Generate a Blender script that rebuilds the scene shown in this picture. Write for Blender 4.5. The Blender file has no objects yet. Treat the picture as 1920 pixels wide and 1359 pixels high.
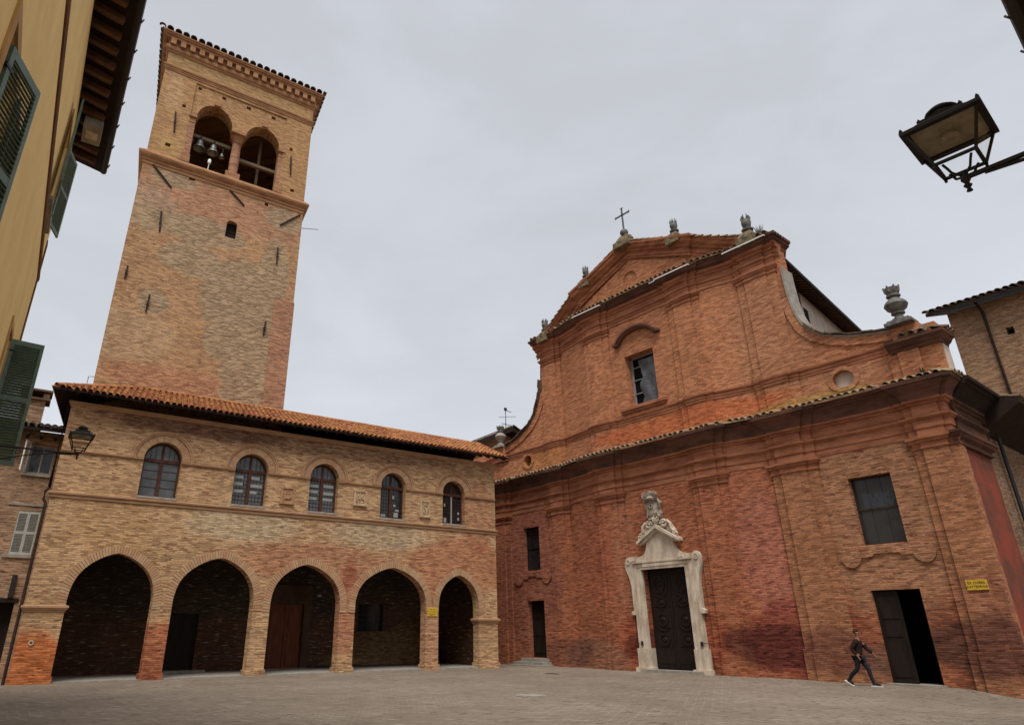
import bpy, bmesh, math, random
from math import sin, cos, pi, radians, sqrt, atan2
from mathutils import Vector, Matrix, noise
from mathutils.geometry import tessellate_polygon

random.seed(7)
scene = bpy.context.scene
COL = scene.collection

# ------------------------------------------------------------------ helpers
def link(o):
    COL.objects.link(o); return o

def thing(name, label, cat, loc=(0, 0, 0), rotz=0.0, group=None):
    o = bpy.data.objects.new(name, None); link(o)
    o.empty_display_size = 0.3
    o.location = loc; o.rotation_euler = (0, 0, rotz)
    o['label'] = label; o['category'] = cat
    if group: o['group'] = group
    return o

def obj(name, bm, mat, parent=None, smooth=None, recalc=True):
    if recalc: bmesh.ops.recalc_face_normals(bm, faces=bm.faces)
    me = bpy.data.meshes.new(name); bm.to_mesh(me); bm.free()
    mats = mat if isinstance(mat, (list, tuple)) else [mat]
    for m in mats: me.materials.append(m)
    if smooth is not None:
        for p in me.polygons: p.use_smooth = True
        me.set_sharp_from_angle(angle=radians(smooth))
    o = bpy.data.objects.new(name, me); link(o)
    if parent: o.parent = parent
    return o

def obj_loose(name, bm, mat, parent=None, smooth=None):
    """every separate piece in bm becomes a part of its own"""
    bm.verts.index_update(); seen = set(); out = []
    bm.verts.ensure_lookup_table()
    for v0 in bm.verts:
        if v0.index in seen: continue
        st = [v0]; isl = []; seen.add(v0.index)
        while st:
            v = st.pop(); isl.append(v)
            for e in v.link_edges:
                w = e.other_vert(v)
                if w.index not in seen: seen.add(w.index); st.append(w)
        b2 = bmesh.new(); mp = {v.index: b2.verts.new(v.co) for v in isl}
        for f in {f for v in isl for f in v.link_faces}:
            try: nf = b2.faces.new([mp[v.index] for v in f.verts]); nf.material_index = f.material_index
            except ValueError: pass
        out.append(obj(name, b2, mat, parent, smooth))
    bm.free(); return out

def skew(root, k, y0, names=None):
    """the medieval blocks are not square: their ends run off at a slant"""
    for o in list(root.children):
        if names is None or o.name.split('.')[0] in names:
            for v in o.data.vertices: v.co.x += k * (v.co.y - y0)
        for c in o.children:
            if names is None or c.name.split('.')[0] in names:
                for v in c.data.vertices: v.co.x += k * (v.co.y - y0)

def tag(o, label, cat, group=None):
    o['label'] = label; o['category'] = cat
    if group: o['group'] = group
    return o

def copy_tree(o, parent=None):
    c = o.copy(); link(c)
    if parent: c.parent = parent
    for ch in list(o.children): copy_tree(ch, c)
    return c

def B(): return bmesh.new()

def quad(bm, a, b, c, d, mi=0):
    f = bm.faces.new([bm.verts.new(p) for p in (a, b, c, d)]); f.material_index = mi; return f

def box(bm, x0, x1, y0, y1, z0, z1, mi=0, M=None):
    P = [(x, y, z) for x in (x0, x1) for y in (y0, y1) for z in (z0, z1)]
    if M is not None: P = [M @ Vector(p) for p in P]
    v = [bm.verts.new(p) for p in P]
    fs = []
    for i in ((0, 1, 3, 2), (4, 6, 7, 5), (0, 4, 5, 1), (2, 3, 7, 6), (0, 2, 6, 4), (1, 5, 7, 3)):
        f = bm.faces.new([v[k] for k in i]); f.material_index = mi; fs.append(f)
    return fs

def slab(bm, outer, holes=(), y0=0.0, y1=0.3, mi=0, M=None, back=True):
    """plate in the x-z plane between y0 (front) and y1, with holes"""
    loops = [list(outer)] + [list(h) for h in holes]
    tri = tessellate_polygon([[Vector((p[0], p[1], 0)) for p in l] for l in loops])
    flat = [p for l in loops for p in l]
    def mk(y):
        out = []
        for p in flat:
            w = Vector((p[0], y, p[1]))
            if M is not None: w = M @ w
            out.append(bm.verts.new(w))
        return out
    F = mk(y0); K = mk(y1)
    for t in tri:
        if len(set(t)) < 3: continue
        try:
            f = bm.faces.new([F[i] for i in t]); f.material_index = mi
            if back:
                f = bm.faces.new([K[i] for i in reversed(t)]); f.material_index = mi
        except ValueError: pass
    n0 = 0
    for l in loops:
        n = len(l)
        for i in range(n):
            a, b = n0 + i, n0 + (i + 1) % n
            try:
                f = bm.faces.new([F[a], F[b], K[b], K[a]]); f.material_index = mi
            except ValueError: pass
        n0 += n

def rect(x0, x1, z0, z1): return [(x0, z0), (x1, z0), (x1, z1), (x0, z1)]

def ellipse(cx, cz, rx, rz, n=28, a0=0.0, a1=2 * pi, close=True):
    k = n if close else n + 1
    return [(cx + rx * cos(a0 + (a1 - a0) * i / n), cz + rz * sin(a0 + (a1 - a0) * i / n)) for i in range(k)]

def round_top(x0, x1, z0, zs, n=16, rise=None):
    cx = (x0 + x1) / 2; r = (x1 - x0) / 2; rz = rise or r
    return [(x0, z0), (x1, z0)] + [(cx + r * cos(pi * i / n), zs + rz * sin(pi * i / n)) for i in range(n + 1)]

def sweep(bm, path, prof, mi=0, caps=True):
    """moulding: path = plan points (x, y, z), prof = (outward, up); outward is to the right of the travel direction"""
    P = [Vector(p) for p in path]; n = len(P)
    rings = []
    for i in range(n):
        def seg(a, b):
            d = Vector((P[b].x - P[a].x, P[b].y - P[a].y)); d.normalize(); return Vector((d.y, -d.x))
        if i == 0: m = seg(0, 1)
        elif i == n - 1: m = seg(n - 2, n - 1)
        else:
            a, b = seg(i - 1, i), seg(i, i + 1)
            s = a + b
            if s.length < 1e-4: m = a
            else:
                s.normalize(); m = s / max(0.35, s.dot(a))
        rings.append([bm.verts.new((P[i].x + m.x * o, P[i].y + m.y * o, P[i].z + z)) for o, z in prof])
    k = len(prof)
    for i in range(n - 1):
        for j in range(k - 1):
            f = bm.faces.new([rings[i][j], rings[i + 1][j], rings[i + 1][j + 1], rings[i][j + 1]]); f.material_index = mi
    if caps and k > 2:
        for r in (rings[0], rings[-1]):
            try:
                f = bm.faces.new(r); f.material_index = mi
            except ValueError: pass

def tube(bm, pts, r, n=8, mi=0, caps=True):
    P = [Vector(p) for p in pts]; rings = []
    up = Vector((0, 0, 1))
    for i, p in enumerate(P):
        t = (P[min(i + 1, len(P) - 1)] - P[max(i - 1, 0)]).normalized()
        a = t.cross(up)
        if a.length < 1e-3: a = t.cross(Vector((1, 0, 0)))
        a.normalize(); b = t.cross(a).normalized()
        rr = r[i] if isinstance(r, (list, tuple)) else r
        rings.append([bm.verts.new(p + (a * cos(2 * pi * k / n) + b * sin(2 * pi * k / n)) * rr) for k in range(n)])
    for i in range(len(rings) - 1):
        for k in range(n):
            f = bm.faces.new([rings[i][k], rings[i][(k + 1) % n], rings[i + 1][(k + 1) % n], rings[i + 1][k]]); f.material_index = mi
    if caps:
        for r_ in (rings[0], rings[-1]):
            f = bm.faces.new(r_); f.material_index = mi

def lathe(bm, prof, c=(0, 0, 0), n=20, mi=0, sq=False):
    rings = []
    for r, z in prof:
        if sq:
            rings.append([bm.verts.new((c[0] + r * sx, c[1] + r * sy, c[2] + z)) for sx, sy in ((1, 1), (-1, 1), (-1, -1), (1, -1))])
        else:
            rings.append([bm.verts.new((c[0] + r * cos(2 * pi * k / n), c[1] + r * sin(2 * pi * k / n), c[2] + z)) for k in range(n)])
    m = len(rings[0])
    for i in range(len(rings) - 1):
        for k in range(m):
            f = bm.faces.new([rings[i][k], rings[i][(k + 1) % m], rings[i + 1][(k + 1) % m], rings[i + 1][k]]); f.material_index = mi
    for r_ in (rings[0], rings[-1]):
        f = bm.faces.new(r_); f.material_index = mi

def tint_layer(bm): return bm.faces.layers.float.get('tint') or bm.faces.layers.float.new('tint')

def half_tile(bm, p, along, down, nrm, L, r0, r1, lay, t, seg=6, th=0.02):
    """one barrel tile: p = top end centre, down = unit downhill, r0 top radius, r1 lower radius"""
    rings = []
    for q, r in ((0.0, r0), (1.0, r1)):
        c = p + down * (L * q)
        for rr in (r, r - th):
            rings.append([bm.verts.new(c + along * (rr * cos(pi * k / seg)) + nrm * (rr * 0.85 * sin(pi * k / seg))) for k in range(seg + 1)])
    a, ai, b, bi = rings
    def add(vs):
        f = bm.faces.new(vs); f[lay] = t; return f
    for k in range(seg):
        add([a[k], a[k + 1], b[k + 1], b[k]])
        add([b[k], b[k + 1], bi[k + 1], bi[k]])
        add([bi[k], bi[k + 1], ai[k + 1], ai[k]])

def tile_field(bm, O, along, down, width, fn_len, pitch=0.21, L=0.44, step=0.36, jit=0.012, rs=None):
    rs = rs or pitch / .215
    """O = eave corner (3d), along = unit along the eave, down = unit downhill. fn_len(x)->(a,b) slope distances from the eave"""
    lay = tint_layer(bm)
    along = Vector(along).normalized(); down = Vector(down).normalized()
    nrm = along.cross(down).normalized()
    if nrm.z < 0: nrm = -nrm
    n = int(width / pitch)
    for i in range(n + 1):
        x = pitch * i + random.uniform(-1, 1) * jit
        a, b = fn_len(x)
        if b - a < 0.12: continue
        s = a
        while s < b:
            l = min(L, b - s + 0.06)
            p = Vector(O) + along * (x + random.uniform(-jit, jit)) - down * (s + l) + nrm * (0.012 + random.uniform(0, jit))
            half_tile(bm, p, (along + down * random.uniform(-.03, .03)).normalized(), (down + nrm * (0.035 + random.uniform(-.015, .015))).normalized(), nrm, l,
                      0.078 * rs, 0.094 * rs, lay, random.random())
            s += step
        # pan tile between the covers
    # bed plate under the tiles
    return n

def tile_edge(bm, path, out, z, depth, rise, pitch=0.275, base_th=0.05):
    """row of barrel tiles that caps a cornice: eave edge lies 'out' in front of the path at height z, climbs 'rise' over 'depth' back"""
    lay = tint_layer(bm)
    P = [Vector(p) for p in path]
    for i in range(len(P) - 1):
        a, b = P[i], P[i + 1]
        d = Vector((b.x - a.x, b.y - a.y, 0)); Ls = d.length
        if Ls < 0.25: continue
        d.normalize(); nrm2 = Vector((d.y, -d.x, 0))
        down = Vector((nrm2.x * depth, nrm2.y * depth, -rise)); L = down.length; down.normalize()
        n = max(1, int(Ls / pitch)); up = d.cross(down).normalized()
        if up.z < 0: up = -up
        e0 = Vector((a.x, a.y, z + a.z)) + nrm2 * (out - .03); e1 = Vector((b.x, b.y, z + b.z)) + nrm2 * (out - .03); bk = -down * (L - .02); dz = Vector((0, 0, -.035))
        for q in ((e0, e1, e1 + bk, e0 + bk), (e0 + dz, e1 + dz, e1, e0), (e0 + dz, e1 + dz, e1 + bk + dz, e0 + bk + dz)):
            f = bm.faces.new([bm.verts.new(v) for v in q]); f[lay] = .3
        for k in range(n):
            if random.random() < 0.04: continue
            c = a + d * ((k + .5) * Ls / n + random.uniform(-.03, .03))
            c = Vector((c.x, c.y, 0)) + Vector((0, 0, z + c.z)) + nrm2 * out
            l = min(L, 0.55)
            half_tile(bm, c - down * l + up * .015, (d + down * random.uniform(-.06, .06)).normalized(), (down + up * random.uniform(-.02, .06)).normalized(), up, l + random.uniform(-.03, .05), 0.095, 0.118, lay, random.random())
            if L > .6: half_tile(bm, c - down * L + up * .0, d, down, up, L - .45, 0.095, 0.11, lay, random.random())

# ------------------------------------------------------------------ materials
class NT:
    def __init__(s, name):
        s.m = bpy.data.materials.new(name); s.m.use_nodes = True
        s.t = s.m.node_tree; s.n = s.t.nodes; s.l = s.t.links
        s.b = s.n['Principled BSDF']
    def new(s, typ, **kw):
        nd = s.n.new(typ)
        for k, v in kw.items(): setattr(nd, k, v)
        return nd
    def link(s, a, b): s.l.new(a, b)
    def val(s, v):
        nd = s.new('ShaderNodeValue'); nd.outputs[0].default_value = v; return nd.outputs[0]
    def math(s, op, a, b=None, clamp=False):
        nd = s.new('ShaderNodeMath', operation=op, use_clamp=clamp)
        for i, x in enumerate((a, b)):
            if x is None: continue
            if isinstance(x, (int, float)): nd.inputs[i].default_value = x
            else: s.link(x, nd.inputs[i])
        return nd.outputs[0]
    def ramp(s, f, lo, hi, a=0.0, b=1.0):
        nd = s.new('ShaderNodeMapRange', interpolation_type='SMOOTHSTEP')
        s.link(f, nd.inputs[0]); nd.inputs[1].default_value = lo; nd.inputs[2].default_value = hi
        nd.inputs[3].default_value = a; nd.inputs[4].default_value = b
        return nd.outputs[0]
    def mix(s, f, a, b, mode='MIX'):
        nd = s.new('ShaderNodeMix', data_type='RGBA', blend_type=mode)
        if isinstance(f, (int, float)): nd.inputs[0].default_value = f
        else: s.link(f, nd.inputs[0])
        for i, x in ((6, a), (7, b)):
            if isinstance(x, (tuple, list)): nd.inputs[i].default_value = (*x, 1)
            else: s.link(x, nd.inputs[i])
        return nd.outputs[2]
    def noise(s, vec, scale, detail=4, rough=.6, dist=0.0):
        nd = s.new('ShaderNodeTexNoise'); s.link(vec, nd.inputs['Vector'])
        nd.inputs['Scale'].default_value = scale; nd.inputs['Detail'].default_value = detail
        nd.inputs['Roughness'].default_value = rough; nd.inputs['Distortion'].default_value = dist
        return nd.outputs['Fac']
    def coords(s):
        tc = s.new('ShaderNodeTexCoord'); sp = s.new('ShaderNodeSeparateXYZ'); s.link(tc.outputs['Object'], sp.inputs[0])
        return tc.outputs['Object'], sp.outputs
    def vec(s, x, y, z):
        nd = s.new('ShaderNodeCombineXYZ')
        for i, v in enumerate((x, y, z)):
            if isinstance(v, (int, float)): nd.inputs[i].default_value = v
            else: s.link(v, nd.inputs[i])
        return nd.outputs[0]
    def bump(s, h, strength, dist):
        nd = s.new('ShaderNodeBump'); nd.inputs['Strength'].default_value = strength; nd.inputs['Distance'].default_value = dist
        s.link(h, nd.inputs['Height']); s.link(nd.outputs[0], s.b.inputs['Normal']); return nd
    def out(s, col=None, rough=.9, spec=.2):
        if col is not None:
            if isinstance(col, (tuple, list)): s.b.inputs['Base Color'].default_value = (*col, 1)
            else: s.link(col, s.b.inputs['Base Color'])
        if isinstance(rough, (int, float)): s.b.inputs['Roughness'].default_value = rough
        else: s.link(rough, s.b.inputs['Roughness'])
        s.b.inputs['Specular IOR Level'].default_value = spec
        return s.m

def patch_mask(nt, u, z, nz, p):
    """soft ragged ellipse: p = (cx, cz, rx, rz, raggedness)"""
    cx, cz, rx, rz, rag = p
    dx = nt.math('DIVIDE', nt.math('SUBTRACT', u, cx), rx); dz = nt.math('DIVIDE', nt.math('SUBTRACT', z, cz), rz)
    r = nt.math('SQRT', nt.math('ADD', nt.math('MULTIPLY', dx, dx), nt.math('MULTIPLY', dz, dz)))
    r = nt.math('ADD', r, nt.math('MULTIPLY', nt.math('SUBTRACT', nz, .5), rag))
    return nt.ramp(r, 1.12, .72)

def brick_mat(name, c1, c2, mortar, row=.068, ln=.27, patches=(), streak=.5, streakcol=(.10, .035, .02), pale=(.55, .45, .33), palef=.35,
              rubble=(), rubblecol=(.34, .26, .17), bump=.5, big=.35, yoff=0.0, mort=.012):
    nt = NT(name); ob, (x, y, z) = nt.coords()
    u = nt.math('ADD', x, nt.math('MULTIPLY', nt.math('SUBTRACT', y, yoff), .97)); v = nt.vec(u, z, 0)
    wob = nt.noise(v, .35, 2)
    zz = nt.math('ADD', z, nt.math('MULTIPLY', wob, .12))
    bv = nt.vec(u, zz, 0)
    br = nt.new('ShaderNodeTexBrick'); nt.link(bv, br.inputs['Vector'])
    br.inputs['Scale'].default_value = 1; br.inputs['Brick Width'].default_value = ln; br.inputs['Row Height'].default_value = row
    br.inputs['Mortar Size'].default_value = mort; br.inputs['Mortar Smooth'].default_value = .3; br.inputs['Bias'].default_value = 0
    br.inputs['Color1'].default_value = (*[min(1, c * 1.28) for c in c1], 1); br.inputs['Color2'].default_value = (*[c * .66 for c in c2], 1); br.inputs['Mortar'].default_value = (*mortar, 1)
    col = br.outputs['Color']
    nz_big = nt.noise(v, .55, 5, .62)
    # bricks of odd colour: horizontal streaks a brick or two tall
    sv = nt.vec(nt.math('MULTIPLY', u, 1.7), nt.math('MULTIPLY', zz, 11.0), 3.1)
    s1 = nt.noise(sv, 1.0, 3, .6)
    sv2 = nt.vec(nt.math('MULTIPLY', u, 2.6), nt.math('MULTIPLY', zz, 14.5), 17.0)
    s2 = nt.noise(sv2, 1.0, 2, .5)
    col = nt.mix(nt.math('MULTIPLY', nt.ramp(s1, .555, .625), streak), col, streakcol)
    sv4 = nt.vec(nt.math('MULTIPLY', u, 3.4), nt.math('MULTIPLY', zz, 15.0), 31.0)
    s4 = nt.noise(sv4, 1.0, 1, .5)
    col = nt.mix(nt.math('MULTIPLY', nt.ramp(s4, .66, .72), .8), col, tuple(c * .45 for c in streakcol))
    col = nt.mix(nt.math('MULTIPLY', nt.ramp(s2, .60, .70), palef), col, pale)
    for p, c, f in patches:
        m = patch_mask(nt, u, z, nz_big, p)
        m = nt.math('ADD', m, nt.math('MULTIPLY', nt.math('SUBTRACT', s1, .5), nt.math('MULTIPLY', m, 1.2)), clamp=True)
        t_ = tuple(min(3.0, k / max(1e-3, (q * 1.28 + w_ * .66) / 2)) for k, q, w_ in zip(c, c1, c2))
        col = nt.mix(nt.math('MULTIPLY', m, min(1.0, f * 1.15)), col, t_, 'MULTIPLY')
    # tone variation over metres and brick grain
    fine = nt.noise(v, 9.0, 4, .7)
    t = nt.math('ADD', nt.math('MULTIPLY', nt.math('SUBTRACT', nz_big, .5), big * 2), nt.math('MULTIPLY', nt.math('SUBTRACT', fine, .5), .5))
    hsv = nt.new('ShaderNodeHueSaturation'); nt.link(col, hsv.inputs['Color']); nt.link(nt.math('ADD', t, 1.0), hsv.inputs['Value'])
    col = hsv.outputs[0]
    h = nt.math('ADD', nt.math('MULTIPLY', br.outputs['Fac'], -.6), nt.math('ADD', nt.math('MULTIPLY', fine, .35), nt.math('MULTIPLY', s1, .6)))
    if rubble:
        vo = nt.new('ShaderNodeTexVoronoi', feature='F1')
        nt.link(nt.vec(nt.math('ADD', nt.math('MULTIPLY', u, 2.9), nt.math('MULTIPLY', fine, 1.1)), nt.math('MULTIPLY', nt.math('ADD', zz, nt.math('MULTIPLY', fine, .22)), 10.5), 0), vo.inputs['Vector']); vo.inputs['Scale'].default_value = 1
        vd = vo.outputs['Distance']
        sc = nt.mix(nt.ramp(nt.math('MULTIPLY', vo.outputs['Color'], 1.0), .1, .9), tuple(c * .78 for c in rubblecol), tuple(c * 1.2 for c in rubblecol))
        sc = nt.mix(nt.math('MULTIPLY', nt.ramp(vd, .45, .95), nt.math('ADD', nt.math('MULTIPLY', nz_big, .9), .05)), sc, (.10, .06, .035)); sc = nt.mix(.18, sc, col)
        m = None
        for p in rubble:
            k = patch_mask(nt, u, z, nz_big, p)
            m = k if m is None else nt.math('MAXIMUM', m, k)
        m = nt.ramp(nt.math('ADD', m, nt.math('ADD', nt.math('MULTIPLY', nt.math('SUBTRACT', s1, .5), 1.3), nt.math('MULTIPLY', nt.math('SUBTRACT', nz_big, .5), .9))), .30, .72)
        col = nt.mix(m, col, sc)
        h = nt.math('SUBTRACT', h, nt.math('MULTIPLY', m, nt.math('MULTIPLY', nt.ramp(vd, .35, .8), 1.6)))
    nt.bump(h, bump, .035)
    return nt.out(col, .92, .12)

def tile_mat(name, c1, c2, lichen, lf, dark=(.03, .022, .018), df=.4):
    nt = NT(name); ob, xyz = nt.coords()
    at = nt.new('ShaderNodeAttribute', attribute_name='tint')
    col = nt.mix(at.outputs['Fac'], c1, c2)
    n1 = nt.noise(ob, 1.3, 5, .7); n2 = nt.noise(ob, 7.0, 4, .7)
    col = nt.mix(nt.math('MULTIPLY', nt.ramp(n1, .45, .65), lf), col, lichen)
    col = nt.mix(nt.math('MULTIPLY', nt.ramp(n2, .52, .7), df), col, dark)
    nt.bump(n2, .4, .02)
    return nt.out(col, .9, .15)

def plain_mat(name, c, rough=.85, spec=.2, var=.25, scale=3.0, c2=None, bump=.15, stretch=None, metal=0.0, dist=.01):
    nt = NT(name); ob, (x, y, z) = nt.coords()
    v = ob
    if stretch: v = nt.vec(nt.math('MULTIPLY', x, stretch[0]), nt.math('MULTIPLY', y, stretch[1]), nt.math('MULTIPLY', z, stretch[2]))
    n1 = nt.noise(v, scale, 6, .65); n2 = nt.noise(v, scale * 7, 3, .6)
    c2 = c2 or tuple(k * (1 - var) for k in c)
    col = nt.mix(nt.ramp(n1, .35, .65), c2, c)
    hsv = nt.new('ShaderNodeHueSaturation'); nt.link(col, hsv.inputs['Color'])
    nt.link(nt.math('ADD', nt.math('MULTIPLY', n2, var), 1 - var / 2), hsv.inputs['Value'])
    nt.bump(nt.math('ADD', n1, nt.math('MULTIPLY', n2, .5)), bump, dist)
    nt.b.inputs['Metallic'].default_value = metal
    return nt.out(hsv.outputs[0], rough, spec)

M = {}
PORT_P = [((-17.0, 6.0, 2.6, .9, 1.2), (.50, .38, .23), .5), ((-10.0, 5.9, 3.0, .7, 1.2), (.48, .36, .22), .5), ((-22.0, 5.4, 1.6, 1.4, 1.2), (.48, .27, .12), .5), ((-23.6, .7, 1.1, 1.1, .8), (.52, .15, .045), .8), ((-19.6, .9, .9, 1.3, .9), (.36, .10, .045), .75),
          ((-13.5, 4.35, 4.2, 1.0, 1.4), (.40, .165, .085), .6), ((-6.0, 4.5, 3.2, 1.7, 1.3), (.44, .17, .08), .62), ((-4.6, 7.2, 1.0, 2.0, 1.2), (.42, .18, .09), .5),
          ((-11.8, 2.6, .5, 2.2, .9), (.38, .13, .07), .6), ((-19.0, 10.1, 4.8, .8, .9), (.25, .12, .07), .7), ((-14.0, 9.8, 9.0, .55, .7), (.22, .12, .07), .5),
          ((-7.4, 1.6, .55, 1.8, .6), (.44, .21, .12), .6)]
M['brick_portico'] = brick_mat('brick_portico', (.52, .32, .165), (.42, .222, .105), (.35, .255, .16), patches=PORT_P, streak=.62, streakcol=(.19, .075, .04), pale=(.58, .46, .32), palef=.55, bump=.6, big=.28)
M['brick_voussoir'] = tile_mat('brick_voussoir', (.40, .23, .13), (.48, .33, .20), (.40, .19, .11), .5, df=.25)
TW_P = [((-19.2, 22.6, 5.5, 1.4, .9), (.44, .215, .125), .55), ((-22.8, 21.5, 1.6, 1.4, .9), (.40, .30, .18), .5), ((-19.6, 12.6, 4.2, .7, .8), (.44, .18, .10), .45), ((-22.4, 14.6, 2.2, 1.4, .9), (.46, .30, .17), .5), ((-18.6, 16.4, .8, 1.3, .6), (.47, .25, .13), .6)]
TW_R = [(-16.9, 13.8, 1.5, 3.2, .8), (-17.7, 17.6, 2.2, 2.6, .9), (-16.2, 19.2, .9, 3.0, .8), (-20.4, 19.2, 1.7, 1.1, .9), (-21.8, 16.4, .8, .7, .9), (-20.2, 21.0, 2.6, .9, .9), (-16.0, 23.2, 1.1, .8, .9), (-21.9, 23.6, 1.2, .6, .9), (-18.4, 15.2, .9, 1.2, .9)]
M['brick_tower'] = brick_mat('brick_tower', (.475, .27, .138), (.41, .215, .108), (.37, .245, .145), patches=TW_P, streak=.45, streakcol=(.22, .09, .05), pale=(.52, .40, .27), palef=.35, rubble=TW_R, rubblecol=(.43, .31, .195), bump=.8, big=.25, yoff=2.62)
M['brick_quoin'] = brick_mat('brick_quoin', (.43, .21, .12), (.38, .175, .10), (.30, .19, .13), streak=.4, palef=.2, big=.25)
M['brick_belfry'] = brick_mat('brick_belfry', (.44, .245, .115), (.375, .20, .09), (.36, .23, .12), streak=.3, streakcol=(.24, .11, .05), pale=(.5, .33, .16), palef=.3, big=.22, yoff=2.62, patches=[((-22.6, 25.6, .7, .8, .7), (.44, .28, .11), .4), ((-22.8, 29.0, .5, 1.5, .8), (.5, .32, .18), .4), ((-19.0, 31.2, 5, .6, 1.0), (.39, .25, .11), .4)])
M['mould_tan'] = plain_mat('mould_tan', (.43, .265, .155), var=.4, scale=2.5, c2=(.33, .185, .10), bump=.3, stretch=(.5, .5, 2))
M['mould_tower'] = plain_mat('mould_tower', (.40, .215, .105), var=.4, scale=2.5, c2=(.27, .13, .065), bump=.3, stretch=(.5, .5, 2))
M['terracotta'] = plain_mat('terracotta', (.44, .215, .12), var=.4, scale=2.5, c2=(.31, .14, .08), bump=.3, stretch=(.5, .5, 2))
CH_P = [((-1.0, .95, 2.2, .75, 1.0), (.15, .045, .03), .75), ((4.9, 1.05, 2.8, .85, 1.0), (.13, .042, .028), .8), ((9.0, .7, 1.2, .6, 1.0), (.15, .06, .04), .6), ((12.0, 1.15, 1.9, .85, 1.0), (.13, .055, .035), .8), ((-6.4, .6, 2.2, .7, 1.0), (.16, .06, .04), .6), ((-.2, 1.2, 3.2, 1.5, .9), (.30, .075, .038), .7), ((6.0, 1.3, 2.6, 1.6, .9), (.24, .06, .036), .8), ((12.0, 1.2, 2.0, 1.5, .9), (.26, .09, .05), .7), ((9.9, 5.6, 3.4, 3.6, .9), (.36, .185, .10), .65), ((-2.2, 5.2, .8, 3.2, .6), (.36, .15, .085), .5),
        ((5.3, 4.6, 1.6, 2.8, .6), (.36, .13, .09), .5), ((-9.0, 4.5, 2.6, 4.6, .6), (.27, .10, .065), .6), ((-3.9, 5.0, 1.2, 2.6, .6), (.35, .11, .06), .5), 
        ((-4.5, .4, 2.2, .9, .9), (.27, .13, .08), .5), ((8.0, .3, 1.2, .9, .9), (.28, .14, .08), .6)]
M['brick_church'] = brick_mat('brick_church', (.385, .138, .070), (.32, .105, .052), (.29, .12, .066), patches=CH_P, streak=.7, streakcol=(.13, .03, .018), pale=(.46, .27, .17), palef=.3, big=.26, bump=.55)
CHU_P = [((2.0, 11.0, 6.0, .55, .8), (.47, .13, .05), .7), ((9.5, 11.0, 2.0, .8, .8), (.40, .19, .10), .5), ((7.2, 14.0, 2.0, 3.0, .8), (.39, .185, .10), .5), ((8.2, 10.55, 2.6, .22, .6), (.40, .24, .06), .5), ((-7.5, 11.0, 1.8, 1.0, .8), (.47, .20, .07), .5)]
M['brick_pilaster'] = brick_mat('brick_pilaster', (.37, .168, .085), (.315, .13, .064), (.30, .145, .078), streak=.5, streakcol=(.15, .05, .03), pale=(.46, .30, .20), palef=.35, big=.28, bump=.5, patches=[((7.2, .9, 1.6, .9, 1.0), (.16, .06, .04), .7), ((12.3, 1.1, 1.6, 1.0, 1.0), (.13, .05, .035), .8), ((12.3, 2.6, 1.2, .7, 1.0), (.30, .12, .07), .6)])
M['brick_church_upper'] = brick_mat('brick_church_upper', (.46, .195, .098), (.41, .165, .08), (.38, .18, .095), patches=CHU_P, streak=.6, streakcol=(.19, .05, .028), pale=(.5, .31, .19), palef=.25, big=.2, bump=.5)
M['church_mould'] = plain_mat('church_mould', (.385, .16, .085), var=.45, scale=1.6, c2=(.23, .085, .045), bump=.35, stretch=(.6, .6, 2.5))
M['church_mould_shaded'] = plain_mat('church_mould_shaded', (.145, .065, .042), var=.5, scale=1.2, c2=(.065, .034, .025), bump=.4, stretch=(.6, .6, 2.0))  # dark copy of the mould colour, cornice and cove shade painted in
M['red_plaster'] = plain_mat('red_plaster', (.25, .055, .035), var=.6, scale=1.1, c2=(.12, .05, .035), bump=.6, stretch=(1, 1, .8))
M['brick_side'] = brick_mat('brick_side', (.24, .15, .10), (.20, .11, .07), (.2, .15, .1), streak=.4, big=.4, patches=[((14.0, 3.4, 2.2, 4.6, 1.2), (.34, .065, .04), .99)])
M['brick_back'] = brick_mat('brick_back', (.34, .195, .11), (.28, .145, .08), (.29, .21, .135), streak=.45, streakcol=(.30, .10, .05), pale=(.5, .43, .33), palef=.6, big=.4, rubble=[(12.5, 15.0, 3, 2, 1.0), (13.5, 11, 2, 3, 1.0)], rubblecol=(.40, .29, .19), bump=.7)
M['brick_house'] = brick_mat('brick_house', (.36, .21, .125), (.29, .15, .085), (.3, .23, .16), streak=.5, big=.4, pale=(.5, .42, .33), palef=.4, bump=.7)
M['plaster_pale'] = plain_mat('plaster_pale', (.60, .52, .44), var=.25, scale=2.0, c2=(.46, .37, .30), bump=.3)
M['plaster_porch_shaded'] = plain_mat('plaster_porch_shaded', (.09, .055, .038), var=.4, scale=1.2, c2=(.05, .032, .022), bump=.3)  # darkened so the porch shade sits in the colour
M['brick_porch_shaded'] = brick_mat('brick_porch_shaded', (.085, .04, .024), (.065, .032, .02), (.07, .045, .03), streak=.4, big=.4, patches=[((-14, 4.0, 14, 2.0, .8), (.05, .035, .025), .8)])  # brick darkened for the porch, its shade painted into the colour
M['yellow_plaster'] = plain_mat('yellow_plaster', (.92, .665, .275), var=.12, scale=.8, c2=(.83, .575, .225), bump=.2)
M['tan_paint'] = plain_mat('tan_paint', (.52, .31, .12), var=.2, scale=2, bump=.1)
M['brown_paint'] = plain_mat('brown_paint', (.17, .072, .03), var=.3, scale=2)
M['tile_orange'] = tile_mat('tile_orange', (.25, .088, .045), (.44, .185, .085), (.50, .27, .07), .55, (.09, .045, .028), .75)
M['tile_dark'] = tile_mat('tile_dark', (.12, .075, .05), (.19, .12, .08), (.22, .19, .11), .5, (.025, .022, .018), .6)
M['tile_cornice'] = tile_mat('tile_cornice', (.26, .17, .11), (.34, .25, .17), (.34, .30, .16), .6, (.04, .032, .025), .6)
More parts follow.
